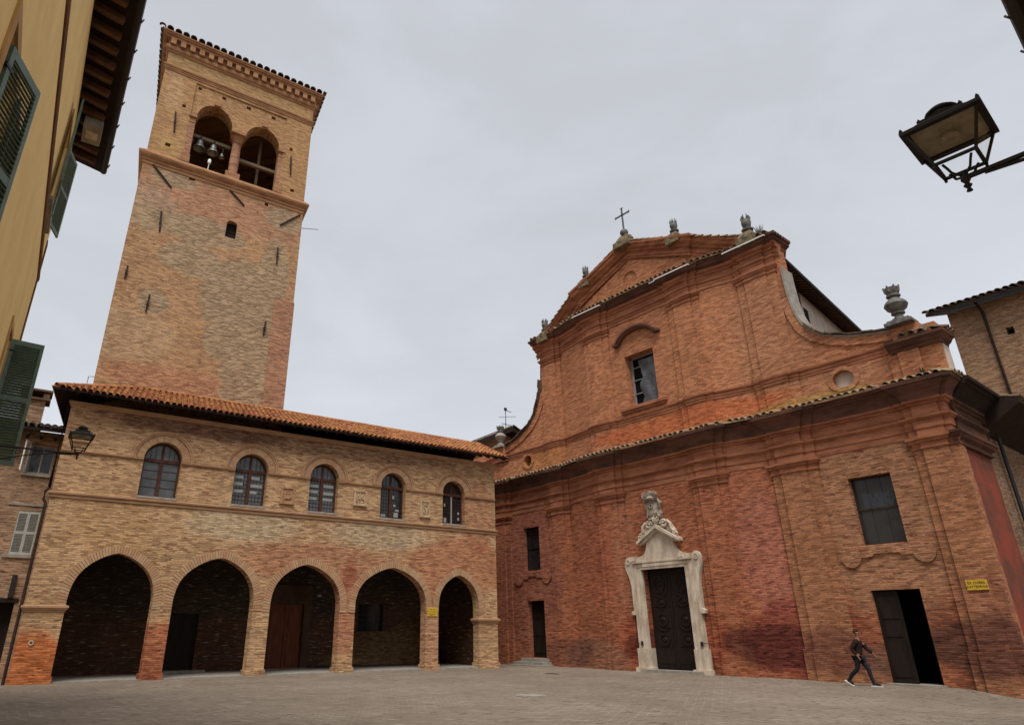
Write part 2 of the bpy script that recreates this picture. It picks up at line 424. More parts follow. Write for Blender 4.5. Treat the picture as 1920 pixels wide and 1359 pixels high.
M['stone_white'] = plain_mat('stone_white', (.62, .535, .43), var=.3, scale=1.8, c2=(.42, .34, .255), bump=.3, stretch=(2.2, 2.2, .7))
M['stone_aged'] = plain_mat('stone_aged', (.46, .39, .31), var=.45, scale=5, c2=(.19, .155, .125), bump=.4)
M['stone_grey'] = plain_mat('stone_grey', (.19, .18, .165), var=.5, scale=4, c2=(.085, .08, .075), bump=.4)
M['stone_mossy'] = plain_mat('stone_mossy', (.23, .17, .095), var=.6, scale=5, c2=(.07, .06, .045), bump=.5)
M['stone_step'] = plain_mat('stone_step', (.33, .30, .26), var=.3, scale=3, bump=.2)
M['wood_dark'] = plain_mat('wood_dark', (.018, .011, .008), var=.4, scale=2, stretch=(3, 3, .5), rough=.7)
M['wood_soffit_shaded'] = plain_mat('wood_soffit_shaded', (.028, .017, .012), var=.4, scale=2, rough=.85)  # near-black, so the shade under the eaves lies in the colour itself
M['wood_rafter'] = plain_mat('wood_rafter', (.15, .075, .04), var=.4, scale=3, rough=.85)
M['wood_door'] = plain_mat('wood_door', (.16, .05, .024), var=.4, scale=3, stretch=(4, 4, .4), rough=.6)
M['wood_portal'] = plain_mat('wood_portal', (.018, .010, .008), var=.4, scale=3, stretch=(4, 4, .4), rough=.6, spec=.25)
M['wood_frame'] = plain_mat('wood_frame', (.085, .034, .02), var=.4, scale=4, rough=.6)
M['wood_beam'] = plain_mat('wood_beam', (.25, .19, .13), var=.4, scale=3, stretch=(.4, 3, 3))
M['iron'] = plain_mat('iron', (.016, .015, .016), var=.3, scale=9, rough=.55, spec=.4)
M['iron_rust'] = plain_mat('iron_rust', (.055, .034, .025), var=.5, scale=9, rough=.8)
M['iron_grey'] = plain_mat('iron_grey', (.30, .31, .32), var=.3, scale=9, rough=.5)
M['bronze'] = plain_mat('bronze', (.34, .35, .33), var=.3, scale=6, rough=.45, metal=.6, c2=(.2, .22, .2))
M['white_metal'] = plain_mat('white_metal', (.78, .78, .76), var=.08, scale=6, rough=.5)
M['shutter_green'] = plain_mat('shutter_green', (.135, .20, .155), var=.25, scale=5, rough=.55, spec=.35, bump=.05)
M['shutter_shaded'] = plain_mat('shutter_shaded', (.035, .055, .043), var=.25, scale=5, rough=.6, bump=.05)  # darkened shutter colour, shade behind the near slats painted in
M['shutter_grey'] = plain_mat('shutter_grey', (.42, .43, .40), var=.2, scale=6, rough=.6)
M['black_void'] = plain_mat('black_void', (.004, .0035, .003), var=.3, scale=2)  # flat black painted in for the unlit depth behind openings
M['sign_yellow'] = plain_mat('sign_yellow', (.62, .40, .045), var=.2, scale=14, rough=.5, bump=.03)
M['sign_ink'] = plain_mat('sign_ink', (.06, .035, .012), rough=.6)
M['cloth_curtain'] = plain_mat('cloth_curtain', (.40, .41, .43), var=.15, scale=3, stretch=(5, 5, .4))
M['paper'] = plain_mat('paper', (.30, .31, .30), var=.1, scale=4)
M['lamp_opal'] = plain_mat('lamp_opal', (.42, .38, .31), var=.3, scale=7, rough=.5)
M['skin'] = plain_mat('skin', (.24, .12, .075), var=.15, scale=9, rough=.6)
M['hair'] = plain_mat('hair', (.04, .018, .010), var=.4, scale=30, rough=.7)
M['jacket'] = plain_mat('jacket', (.026, .013, .011), var=.3, scale=9)
M['jeans'] = plain_mat('jeans', (.016, .019, .026), var=.3, scale=12)
M['shoe'] = plain_mat('shoe', (.013, .012, .012), var=.2, rough=.6)
M['sole'] = plain_mat('sole', (.7, .7, .68), var=.1)
M['plaque'] = plain_mat('plaque', (.45, .27, .15), var=.4, scale=7, c2=(.27, .14, .075), bump=.4)
M['plaque_pale'] = plain_mat('plaque_pale', (.56, .42, .27), var=.3, scale=7, c2=(.36, .23, .13), bump=.4)

def glass_mat(name, col, rough=.12, wob=.4):
    nt = NT(name); ob, xyz = nt.coords()
    n = nt.noise(ob, 2.2, 2, .5)
    nt.bump(n, wob, .03)
    return nt.out(nt.mix(nt.ramp(n, .3, .7), col, tuple(c * .6 for c in col)), rough, .5)
M['glass_dark'] = glass_mat('glass_dark', (.02, .021, .024))
M['glass_lead'] = glass_mat('glass_lead', (.10, .105, .115), .25, .2)
M['glass_dusty'] = glass_mat('glass_dusty', (.03, .026, .023), .35, .2)
M['plastic_film'] = glass_mat('plastic_film', (.11, .12, .135), .22, .9)
def clear_glass():
    nt = NT('lamp_glass'); nt.b.inputs['Transmission Weight'].default_value = 1.0
    nt.b.inputs['IOR'].default_value = 1.05
    return nt.out((.95, .95, .95), .02, .3)
M['lamp_glass'] = clear_glass()

def paving_mat():
    nt = NT('paving'); ob, (x, y, z) = nt.coords()
    big = nt.noise(ob, .16, 4, .6); mid = nt.noise(ob, 1.1, 5, .7); fine = nt.noise(ob, 14.0, 3, .7)
    def field(ang, bw, rh, off):
        c, s_ = cos(ang), sin(ang)
        u = nt.math('ADD', nt.math('MULTIPLY', x, c), nt.math('MULTIPLY', y, s_)); w = nt.math('SUBTRACT', nt.math('MULTIPLY', y, c), nt.math('MULTIPLY', x, s_))
        u = nt.math('ADD', u, nt.math('MULTIPLY', mid, .10)); w = nt.math('ADD', w, nt.math('MULTIPLY', mid, .06))
        b = nt.new('ShaderNodeTexBrick'); nt.link(nt.vec(u, w, off), b.inputs['Vector'])
        b.inputs['Scale'].default_value = 1; b.inputs['Brick Width'].default_value = bw; b.inputs['Row Height'].default_value = rh
        b.inputs['Mortar Size'].default_value = .022; b.inputs['Mortar Smooth'].default_value = .3
        b.inputs['Color1'].default_value = (.18, .146, .115, 1); b.inputs['Color2'].default_value = (.265, .222, .180, 1); b.inputs['Mortar'].default_value = (.37, .33, .28, 1)
        return b, u, w
    A, ua, wa = field(radians(33), .42, .15, 0); Bk, ub, wb = field(radians(-20), .42, .15, 3)
    # herringbone: alternate strips laid at two angles
    cu = nt.math('ADD', nt.math('MULTIPLY', x, .9), nt.math('MULTIPLY', y, -.42))
    st = nt.math('PINGPONG', nt.math('ADD', cu, nt.math('MULTIPLY', big, 1.2)), 2.6)
    k = nt.ramp(st, 1.28, 1.32)
    col = nt.mix(k, A.outputs['Color'], Bk.outputs['Color']); col = nt.mix(nt.ramp(nt.noise(ob, .45, 4, .65), .36, .62, .15, .88), col, (.232, .192, .154)); fac = nt.mix(k, A.outputs['Fac'], Bk.outputs['Fac'])
    sv = nt.noise(nt.vec(nt.math('MULTIPLY', ua, 2.2), nt.math('MULTIPLY', wa, 7), 0), 1, 2, .5)
    col = nt.mix(nt.math('MULTIPLY', nt.ramp(sv, .58, .66), .7), col, (.095, .075, .06))
    sv3 = nt.noise(nt.vec(nt.math('MULTIPLY', ub, 1.6), nt.math('MULTIPLY', wb, 6), 9), 1, 2, .5)
    col = nt.mix(nt.math('MULTIPLY', nt.ramp(sv3, .60, .68), .6), col, (.42, .385, .34))
    col = nt.mix(nt.math('MULTIPLY', nt.ramp(mid, .5, .72), .35), col, (.29, .24, .20))
    hsv = nt.new('ShaderNodeHueSaturation'); nt.link(col, hsv.inputs['Color'])
    nt.link(nt.math('ADD', nt.math('ADD', nt.math('MULTIPLY', nt.math('SUBTRACT', big, .5), .8), 1.0), nt.math('MULTIPLY', nt.math('SUBTRACT', fine, .5), .5)), hsv.inputs['Value'])
    bw = nt.new('ShaderNodeRGBToBW'); nt.link(fac, bw.inputs[0])
    nt.bump(nt.math('ADD', nt.math('MULTIPLY', bw.outputs[0], -.5), nt.math('ADD', nt.math('MULTIPLY', mid, .8), nt.math('MULTIPLY', fine, .3))), .55, .03)
    return nt.out(nt.mix(1.0, hsv.outputs[0], (.84, .81, .77), 'MULTIPLY'), .85, .2)
M['paving'] = paving_mat()

# ------------------------------------------------------------------ frames of reference
CA = -.9; CGx, CGy = 9.5667, 33.0716                       # church: local x along the front, y inwards
CDx, CDy = cos(CA), sin(CA)
PA = .5741; PX, PY = 4.834, 38.2                           # loggia: local x along the front, y inwards
def ch_w(s, b, z=0): return (CGx + CDx * s - CDy * b, CGy + CDy * s + CDx * b, z)
def po_w(s, b, z=0): return (PX + cos(PA) * s - sin(PA) * b, PY + sin(PA) * s + cos(PA) * b, z)

def smooth(a, b, t):
    t = max(0, min(1, (t - a) / (b - a))); return t * t * (3 - 2 * t)
def ground_z(x, y):
    dx, dy = x - CGx, y - CGy
    s = dx * CDx + dy * CDy; b = -dx * CDy + dy * CDx
    zc = -.10 - .05 * smooth(3, 8, s) - .22 * smooth(11.0, 13.2, s)
    w = smooth(-13.0, -1.0, b)
    return zc * w

# ------------------------------------------------------------------ ground
def build_ground():
    bm = B()
    xs = [-400, -200, -100, -60] + [-40 + i * 1.0 for i in range(0, 91)] + [70, 110, 200, 400]
    ys = [-400, -150, -60, -20] + [-8 + i * 1.0 for i in range(0, 71)] + [80, 120, 200, 400]
    g = [[bm.verts.new((x, y, ground_z(x, y) + .012 * (noise.noise(Vector((x * .35, y * .35, 0)))))) for y in ys] for x in xs]
    for i in range(len(xs) - 1):
        for j in range(len(ys) - 1):
            bm.faces.new([g[i][j], g[i + 1][j], g[i + 1][j + 1], g[i][j + 1]])
    o = obj('ground', bm, M['paving'], smooth=60); o['kind'] = 'structure'
build_ground()

# ------------------------------------------------------------------ arcaded loggia building
ARCHES = [(-22.93, -20.01, 2.45, -21.5, 4.46), (-19.28, -16.10, 2.45, -17.62, 4.47), (-15.38, -12.22, 2.42, -13.86, 4.38), (-11.48, -7.78, 2.42, -9.6, 4.42), (-7.08, -4.72, 2.45, -5.88, 4.22)]
HALF = [(0, 0), (0, .16), (.012, .26), (.03, .345), (.06, .44), (.10, .52), (.16, .60), (.24, .685), (.35, .765), (.47, .835), (.60, .895), (.72, .94), (.86, .978), (1, 1)]
WINS = [(-20.5, .74), (-16.8, .73), (-13.38, .71), (-9.75, .69), (-6.2, .68)]

def arch_curve(a, grow=0.0):
    xl, xr, zs, xa, za = a
    xl -= grow; xr += grow; za += grow
    L = [(xl + (xa - xl) * t, zs + (za - zs) * h) for t, h in HALF]
    R = [(xr + (xa - xr) * t, zs + (za - zs) * h) for t, h in HALF]
    return L + R[::-1][1:]

def resample(pts, n):
    d = [0]
    for i in range(1, len(pts)): d.append(d[-1] + math.dist(pts[i], pts[i - 1]))
    out = []
    for k in range(n + 1):
        t = d[-1] * k / n
        i = max(1, next((j for j in range(len(d)) if d[j] >= t - 1e-9), len(d) - 1))
        f = (t - d[i - 1]) / max(1e-9, d[i] - d[i - 1])
        out.append((pts[i - 1][0] + (pts[i][0] - pts[i - 1][0]) * f, pts[i - 1][1] + (pts[i][1] - pts[i - 1][1]) * f))
    return out

def voussoirs(bm, inner, outer, n, y0, y1, gap=.18):
    lay = tint_layer(bm)
    I = resample(inner, n); O_ = resample(outer, n)
    for k in range(n):
        def lp(a, b, t): return (a[0] + (b[0] - a[0]) * t, a[1] + (b[1] - a[1]) * t)
        g = gap / 2 * random.uniform(.7, 1.3)
        e = random.uniform(-.012, .006); t = random.random()
        q = [lp(I[k], I[k + 1], g), lp(I[k], I[k + 1], 1 - g), lp(O_[k], O_[k + 1], 1 - g), lp(O_[k], O_[k + 1], g)]
        f_ = [bm.verts.new((p[0], y0 + e, p[1])) for p in q]; b_ = [bm.verts.new((p[0], y1, p[1])) for p in q]
        for vs in ([f_[0], f_[1], f_[2], f_[3]], [f_[0], b_[0], b_[1], f_[1]], [f_[1], b_[1], b_[2], f_[2]], [f_[2], b_[2], b_[3], f_[3]], [f_[3], b_[3], b_[0], f_[0]]):
            f = bm.faces.new(vs); f[lay] = t

def panel_door(parent, x0, x1, z0, z1, y, mat, leaves=2, rows=((.06, .48), (.54, .95)), name='door', knob=True):
    bm = B(); w = (x1 - x0) / leaves
    for i in range(leaves):
        a, b = x0 + w * i + .012, x0 + w * (i + 1) - .012
        box(bm, a, b, y, y + .06, z0, z1)
        for r0, r1 in rows:
            zz0, zz1 = z0 + (z1 - z0) * r0, z0 + (z1 - z0) * r1
            box(bm, a + w * .16, b - w * .16, y - .03, y + .001, zz0, zz1)
            box(bm, a + w * .24, b - w * .24, y - .045, y - .029, zz0 + w * .10, zz1 - w * .10)
    d = obj(name, bm, mat, parent)
    if knob:
        bm = B(); lathe(bm, [(.0, -.02), (.035, -.015), (.04, .01), (.0, .03)], ((x0 + x1) / 2 + .09, y - .07, z0 + (z1 - z0) * .45), 10)
        obj('handle', bm, M['iron_grey'], d, smooth=40)
    return d

def arched_window(parent, cx, r, z0, zs, style):
    """casement window with a cross-shaped timber frame under a half-round head"""
    y = .30; f = .075
    bm = B()
    slab(bm, round_top(cx - r, cx + r, z0, zs, 18), [round_top(cx - r + f, cx + r - f, z0 + f, zs, 18)], y, y + .09)
    box(bm, cx - .07, cx + .07, y - .02, y + .08, z0 + f, zs - .07)
    box(bm, cx - .05, cx + .05, y + .005, y + .08, zs + .02, zs + r - .05)
    box(bm, cx - r + .03, cx + r - .03, y - .035, y + .085, zs - .08, zs + .05)
    fr = obj('window', bm, M['wood_frame'], parent)
    bm = B(); slab(bm, round_top(cx - r + .05, cx + r - .05, z0 + .05, zs, 18), (), y + .05, y + .065)
    obj('pane', bm, M['glass_lead'] if style in (0, 1, 2) else M['glass_dark'], fr)
    bm = B()
    if style == 0: rows, cols = 4, 1
    else: rows, cols = 7, 4
    for sx in (-1, 1):
        a, b = sorted((cx + sx * .07, cx + sx * (r - f)))
        for k in range(1, rows + (style != 0) * 1):
            z = z0 + f + (zs - .08 - z0 - f) * k / (rows + (style != 0)); box(bm, a, b, y + .035, y + .049, z - .011, z + .011)
        for k in range(1, cols):
            x = a + (b - a) * k / cols; box(bm, x - .009, x + .009, y + .037, y + .048, z0 + f, zs - .08)
        for k in (1, 2):
            x = a + (b - a) * k / 3; box(bm, x - .009, x + .009, y + .037, y + .048, zs + .05, zs + sqrt(max(0, (r - f) ** 2 - (x - cx) ** 2)))
    obj('glazing_bar', bm, M['iron_rust'], fr)
    bm = B()
    rnd = random.Random(int(abs(cx) * 100))
    if style in (1, 2, 3):       # pale blinds and papers behind the panes
        for sx in (-1, 1):
            a, b = sorted((cx + sx * .09, cx + sx * (r - f - .02)))
            for k in range(3):
                z = zs - .2 - k * .30 - rnd.random() * .06
                w = (b - a) * rnd.uniform(.55, 1.0)
                box(bm, a, a + w, y + .028, y + .034, z - .13, z)
        if style == 3:
            bm.free(); bm = B()
            for (dx, dz, w, h) in ((.18, .62, .13, .12), (-.5, .10, .26, .13), (.22, .12, .24, .22), (.3, .40, .2, .1), (.12, 1.0, .1, .16)): box(bm, cx + dx, cx + dx + w, y + .028, y + .034, z0 + dz, z0 + dz + h)
    elif style == 4:
        for (dx, dz, w, h) in ((-.42, .9, .1, .16), (.42, .55, .11, .12), (.42, .25, .11, .15), (-.42, .1, .16, .24)): box(bm, cx + dx, cx + dx + w, y + .028, y + .034, z0 + dz, z0 + dz + h)
        box(bm, cx - .035, cx + .035, y - .05, y - .021, z0 + .03, zs - .12)
    if len(bm.verts): obj_loose('blind', bm, M['paper'], fr)
    else: bm.free()
    bm = B(); box(bm, cx - r - .02, cx + r + .02, -.03, .32, z0 - .09, z0 - .002); obj('sill', bm, M['stone_step'], fr)

def build_loggia():
    T = thing('loggia_building', 'long two-storey brick building with five pointed arches below arched windows, orange tiled roof', 'building', (PX, PY, 0), PA)
    XL, XR, ZT = -24.2, -3.57, 10.16
    outer = [(XL, -.6)]
    for a in ARCHES:
        outer += [(a[0], -.6)] + arch_curve(a) + [(a[1], -.6)]
    outer += [(XR, -.6), (XR, ZT), (XL, ZT)]
    holes = [round_top(c - r, c + r, 6.70, 8.25, 18) for c, r in WINS]
    bm = B(); slab(bm, outer, holes, 0, .52)
    obj('wall', bm, M['brick_portico'], T)
    bm = B()       # end walls and rear, closing the block
    box(bm, XL, XL + .7, .52, 7.5, -.6, ZT - .05)
    box(bm, XR - .6, XR, .52, 7.5, -.6, ZT - .05)
    box(bm, XL + .7, XR - .6, 7.2, 7.5, -.6, ZT - .05)
    obj('side_wall', bm, M['brick_portico'], T)
    # porch: rear wall with openings, ceiling, floor
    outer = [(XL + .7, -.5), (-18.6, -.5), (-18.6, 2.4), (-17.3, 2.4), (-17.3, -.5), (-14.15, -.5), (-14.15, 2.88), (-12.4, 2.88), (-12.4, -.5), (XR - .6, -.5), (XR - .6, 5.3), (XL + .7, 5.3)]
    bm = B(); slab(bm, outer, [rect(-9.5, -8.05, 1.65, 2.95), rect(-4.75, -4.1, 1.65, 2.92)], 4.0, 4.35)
    obj('porch_wall', bm, M['brick_porch_shaded'], T)
    for x0, x1 in ((XL + .7, XL + .73), (XR - .63, XR - .6)):  # thin dark linings added so the porch ends look shaded
        bm = B(); box(bm, x0, x1, .525, 3.995, -.3, 5.29); obj('porch_wall', bm, M['brick_porch_shaded'], T)
    bm = B(); box(bm, XL + .7, XR - .6, .52, 7.2, 5.3, 5.6); obj('porch_ceiling', bm, M['plaster_porch_shaded'], T)
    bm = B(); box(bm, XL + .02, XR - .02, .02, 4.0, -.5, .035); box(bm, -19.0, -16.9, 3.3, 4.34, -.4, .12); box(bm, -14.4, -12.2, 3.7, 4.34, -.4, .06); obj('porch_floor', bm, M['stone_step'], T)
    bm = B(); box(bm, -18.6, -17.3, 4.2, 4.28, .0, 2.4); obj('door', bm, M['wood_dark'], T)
    d = panel_door(T, -14.15, -12.4, .06, 2.88, 4.14, M['wood_door'], 2, ((.05, .26), (.32, .55), (.61, .94)))
    bm = B(); slab(bm, [(-14.5, 0), (-14.15, 0), (-14.15, 2.88), (-12.4, 2.88), (-12.4, 0), (-12.05, 0), (-12.05, 3.75), (-14.5, 3.75)], (), 3.93, 4.02); obj('door_surround', bm, M['plaster_porch_shaded'], T)
    for x0, x1 in ((-9.5, -8.05), (-4.75, -4.1)):
        bm = B(); box(bm, x0, x1, 4.22, 4.25, 1.65, 2.95); w = obj('porch_window', bm, M['glass_dark'], T)
        bm = B()
        n = 5 if x1 - x0 > 1 else 3
        for k in range(n + 1):
            x = x0 + (x1 - x0) * k / n; box(bm, x - .012, x + .012, 4.06, 4.085, 1.65, 2.95)
        for k in range(1, 5):
            z = 1.65 + 1.3 * k / 5; box(bm, x0, x1, 4.05, 4.062, z - .012, z + .012)
        obj('grille', bm, M['iron'], w)
    bm = B(); box(bm, -11.75, -11.55, 3.97, 4.0, 3.24, 3.34); obj('number_plate', bm, M['paper'], T)
    # voussoir rings of the five arches
    for a in ARCHES:
        bm = B(); voussoirs(bm, arch_curve(a, .004), arch_curve(a, .31), 58, -.022, .05)
        obj('arch_ring', bm, M['brick_voussoir'], T)
    for i, (c, r) in enumerate(WINS):
        bm = B()
        voussoirs(bm, ellipse(c, 8.25, r + .004, r + .004, 30, 0, pi, False), ellipse(c, 8.25, r + .33, r + .33, 30, 0, pi, False), 34, -.02, .05)
        obj('arch_ring', bm, M['brick_voussoir'], T)
        bm = B(); R0, R1 = r + .335, r + .46
        arc_o = ellipse(c, 8.22, R1, R1, 30, 0, pi, False); arc_i = ellipse(c, 8.22, R0, R0, 30, 0, pi, False)
        slab(bm, arc_o + arc_i[::-1], (), -.075, .03)
        arc_m = ellipse(c, 8.22, R1 - .05, R1 - .05, 30, 0, pi, False)
        slab(bm, arc_o + arc_m[::-1], (), -.11, -.076)
        obj('hood_mould', bm, M['mould_tan'], T)
        arched_window(T, c, r, 6.72, 8.25, i)
    # string courses
    bm = B()
    sweep(bm, [(XL, 2.5, 0), (XL, 0, 0), (XR, 0, 0), (XR, 2.5, 0)], [(0, 6.36), (.05, 6.37), (.06, 6.43), (.025, 6.44), (.03, 6.49), (.10, 6.50), (.11, 6.56), (0, 6.60)])
    obj('string_course', bm, M['mould_tan'], T)
    bm = B()
    ends = [XL] + [e for c, r in WINS for e in (c - r, c + r)] + [XR]
    for k in range(0, len(ends), 2):
        sweep(bm, [(ends[k], 0, 0), (ends[k + 1], 0, 0)], [(0, 8.11), (.05, 8.12), (.06, 8.16), (.09, 8.17), (.09, 8.215), (0, 8.235)])
    obj_loose('string_course', bm, M['mould_tan'], T)
    bm = B()
    pr = [(0, 2.32), (.03, 2.33), (.03, 2.39), (.075, 2.41), (.075, 2.45), (.11, 2.47), (.11, 2.54), (0, 2.57)]
    sweep(bm, [(XL, .8, 0), (XL, 0, 0), (-22.93, 0, 0), (-22.93, .6, 0)], pr)
    obj('impost', bm, M['mould_tan'], T)
    bm = B()
    sweep(bm, [(-4.72, .6, -.34), (-4.72, 0, -.34), (XR, 0, -.34), (XR, .8, -.34)][::1], pr)
    obj('impost', bm, M['mould_tan'], T)
    bm = B()      # low brick footing under the piers
    for x0, x1 in ((XL, -22.93), (-20.01, -19.28), (-16.10, -15.38), (-12.22, -11.48), (-7.78, -7.08), (-4.72, XR)):
        box(bm, x0 - .05, x1 + .05, -.05, .57, -.5, .22)
    obj_loose('pier_footing', bm, M['brick_portico'], T)
    # roof
    E0, Y0, ZE = -24.85, -.78, 10.42; X1 = -3.02; YR, ZR = 2.4, 11.92; XH = -21.7
    th = .1
    def pl(bm, pts, mi=0):
        v = [bm.verts.new(p) for p in pts]; f = bm.faces.new(v); f.material_index = mi
        v2 = [bm.verts.new((p[0], p[1], p[2] - th)) for p in pts]; f = bm.faces.new(v2[::-1]); f.material_index = 1
        for i in range(len(pts)):
            j = (i + 1) % len(pts); f = bm.faces.new([v[i], v[j], v2[j], v2[i]]); f.material_index = 1
    bm = B()
    pl(bm, [(E0, Y0, ZE), (X1, Y0, ZE), (X1, YR, ZR), (XH, YR, ZR)])
    pl(bm, [(E0, Y0, ZE), (XH, YR, ZR), (E0, 5.55, ZE)])
    pl(bm, [(X1, YR, ZR), (X1, 5.55, ZE), (E0, 5.55, ZE), (XH, YR, ZR)])
    pl(bm, [(X1, 5.55, ZE - .3), (X1, 7.9, ZE - .9), (E0, 7.9, ZE - .9), (E0, 5.55, ZE - .3)])
    rf = obj('roof', bm, [M['tile_orange'], M['wood_soffit_shaded']], T)
    bm = B()
    sl = atan2(ZR - ZE, YR - Y0); Ls = sqrt((ZR - ZE) ** 2 + (YR - Y0) ** 2)
    tile_field(bm, (E0 + .05, Y0 - .06, ZE - .03), (1, 0, 0), (0, -cos(sl), -sin(sl)), X1 - E0 - .05, lambda x: (0, Ls * min(1, (x + .1) / (XH - E0))), pitch=.24)
    tile_field(bm, (E0 - .06, 5.5, ZE - .03), (0, -1, 0), (-cos(sl), 0, -sin(sl)), 6.2, lambda x: (0, Ls * min(1, min(x + .1, 6.3 - x) / 3.15)), pitch=.21)
    lay = tint_layer(bm)
    for k in range(46):       # ridge and hip caps
        p = Vector((XH + .41 * k, YR, ZR + .03))
        if p.x > X1 - .3: break
        half_tile(bm, p, Vector((0, 1, 0)), Vector((1, 0, -.02)).normalized(), Vector((0, 0, 1)), .46, .10, .115, lay, random.random())
    hv = (Vector((E0, Y0, ZE)) - Vector((XH, YR, ZR))); hl = hv.length; hv.normalize(); ha = hv.cross(Vector((0, 0, 1))).normalized()
    for k in range(int(hl / .38)):
        half_tile(bm, Vector((XH, YR, ZR + .05)) + hv * .38 * k, ha, hv, ha.cross(hv) if ha.cross(hv).z > 0 else -ha.cross(hv), .44, .10, .115, lay, random.random())
    obj('roof_tiles', bm, M['tile_orange'], rf)
    bm = B()
    x = XL - .4
    while x < XR + .4:
        box(bm, x, x + .11, Y0 + .06, .6, -.20, -.10, M=Matrix.Translation((0, Y0, ZE)) @ Matrix.Rotation(sl, 4, 'X') @ Matrix.Translation((0, -Y0, 0)))
        x += .52
    obj_loose('rafter', bm, M['wood_soffit_shaded'], rf)
    bm = B(); sweep(bm, [(XL, .5, 0), (XL, 0, 0), (XR, 0, 0), (XR, .5, 0)], [(0, 9.98), (.05, 9.99), (.05, 10.05), (.10, 10.06), (.10, 10.15), (0, 10.16)]); obj('eave_course', bm, M['mould_tan'], T)
    # dark pipe added at the left corner, standing in for the wall edge's shade
    bm = B(); tube(bm, [(XL - .10, .25, 10.2), (XL - .10, .25, 6.75), (XL - .2, .25, 6.6), (XL - .2, .25, 6.3), (XL - .10, .25, 6.15), (XL - .10, .25, 0)], .055, 8); obj('rain_pipe', bm, M['iron_rust'], T, smooth=40)
    # iron ring and slots of the left pier
    bm = B()
    slab(bm, ellipse(-23.75, 1.32, .085, .085, 18), [ellipse(-23.75, 1.32, .045, .045, 18)], -.04, .0); obj('hitching_ring', bm, M['stone_white'], T)

    skew(T, .135, 0, {'side_wall', 'roof', 'roof_tiles', 'rafter', 'eave_course', 'string_course'})
    # reliefs between the windows
    def relief(x0, x1, z0, z1, kind, label, mat):
        t = thing('relief_plaque', label, 'relief', po_w((x0 + x1) / 2, 0, z0), PA, 'coats of arms set between the arched windows')
        w, h = (x1 - x0) / 2, z1 - z0
        bm = B(); slab(bm, rect(-w, w, 0, h), [rect(-w + .07, w - .07, .07, h - .06)], -.07, .0); box(bm, -w - .03, w + .03, -.10, -.0, -.05, -.002); obj('frame', bm, mat, t)
        bm = B(); box(bm, -w + .05, w - .05, -.022, .0, .05, h - .05); obj('field', bm, mat, t)
        bm = B()
        if kind == 0:
            for (x, z, rx, rz) in ((0, h * .80, .03, .05), (0, h * .30, .19, .07), (-.1, h * .42, .06, .07), (.1, h * .36, .07, .05)):
                lathe(bm, [(rx, 0), (rx * .9, .025), (rx * .5, .045)], (0, 0, 0), 14); 
                for v in bm.verts[-42:]: v.co = Vector((x + v.co.x, -.022 - v.co.z, z + v.co.y * rz / rx))
            box(bm, -.13, .14, -.05, -.02, h * .60, h * .66); box(bm, -.14, -.09, -.05, -.02, h * .54, h * .64); box(bm, -.02, .03, -.05, -.02, h * .40, h * .6)
        elif kind == 1:
            for sx in (-1, 1):
                tube(bm, [(sx * .02, -.03, h * .5), (sx * .12, -.035, h * .62), (sx * .17, -.03, h * .80)], [.03, .035, .02], 6)
                tube(bm, [(sx * .02, -.03, h * .45), (sx * .14, -.035, h * .42), (sx * .18, -.03, h * .22), (sx * .08, -.03, h * .15)], [.03, .04, .035, .02], 6)
                tube(bm, [(sx * .19, -.03, h * .86), (sx * .10, -.035, h * .84)], .025, 6)
            tube(bm, [(0, -.03, h * .12), (0, -.04, h * .5), (0, -.03, h * .88)], [.03, .045, .03], 6)
        else:
            tube(bm, [(-.16, -.03, h * .78), (-.02, -.05, h * .46), (.10, -.03, h * .20)], .026, 6)
            pts = [(.14 * cos(a) + .02, -.035, h * .45 + .22 * sin(a)) for a in [radians(200 + 20 * k) for k in range(0, 15)]]
            tube(bm, pts, .03, 6)
            box(bm, -.18, .18, -.045, -.02, h * .84, h * .89); box(bm, -.1, .17, -.045, -.02, h * .72, h * .76)
            tube(bm, [(-.12, -.03, h * .3), (-.03, -.04, h * .18), (.03, -.03, h * .12)], .04, 6)
        obj('carving', bm, mat, t, smooth=40)
    relief(-15.41, -14.79, 6.96, 7.66, 0, 'worn brown relief plaque with a figure, leftmost between the arched windows', M['plaque'])
    relief(-11.86, -11.20, 7.20, 7.88, 1, 'pale carved coat of arms with crossed leafy shape, middle plaque between windows', M['plaque_pale'])
    relief(-8.22, -7.66, 6.95, 7.74, 2, 'narrow carved coat of arms with a diagonal band, beside the rightmost arched window', M['plaque_pale'])
    # yellow sign on the pier
    t = thing('sign', 'small yellow sign on the brick pier beside the narrow right arch', 'sign', po_w(-7.43, -.0, 2.30), PA)
    bm = B(); box(bm, -.28, .28, -.035, -.0, 0, .19); box(bm, -.28, .28, -.035, -.0, .215, .40); obj('board', bm, M['sign_yellow'], t)
    bm = B()
    for z, w in ((.30, .30), (.11, .40), (.05, .26)):
        n = int(w / .045)
        for k in range(n):
            if k % 4 == 3: continue
            x = -w / 2 + w * k / n; box(bm, x, x + .028, -.039, -.034, z - .02, z + .02)
    obj('lettering', bm, M['sign_ink'], t)
    return T
build_loggia()

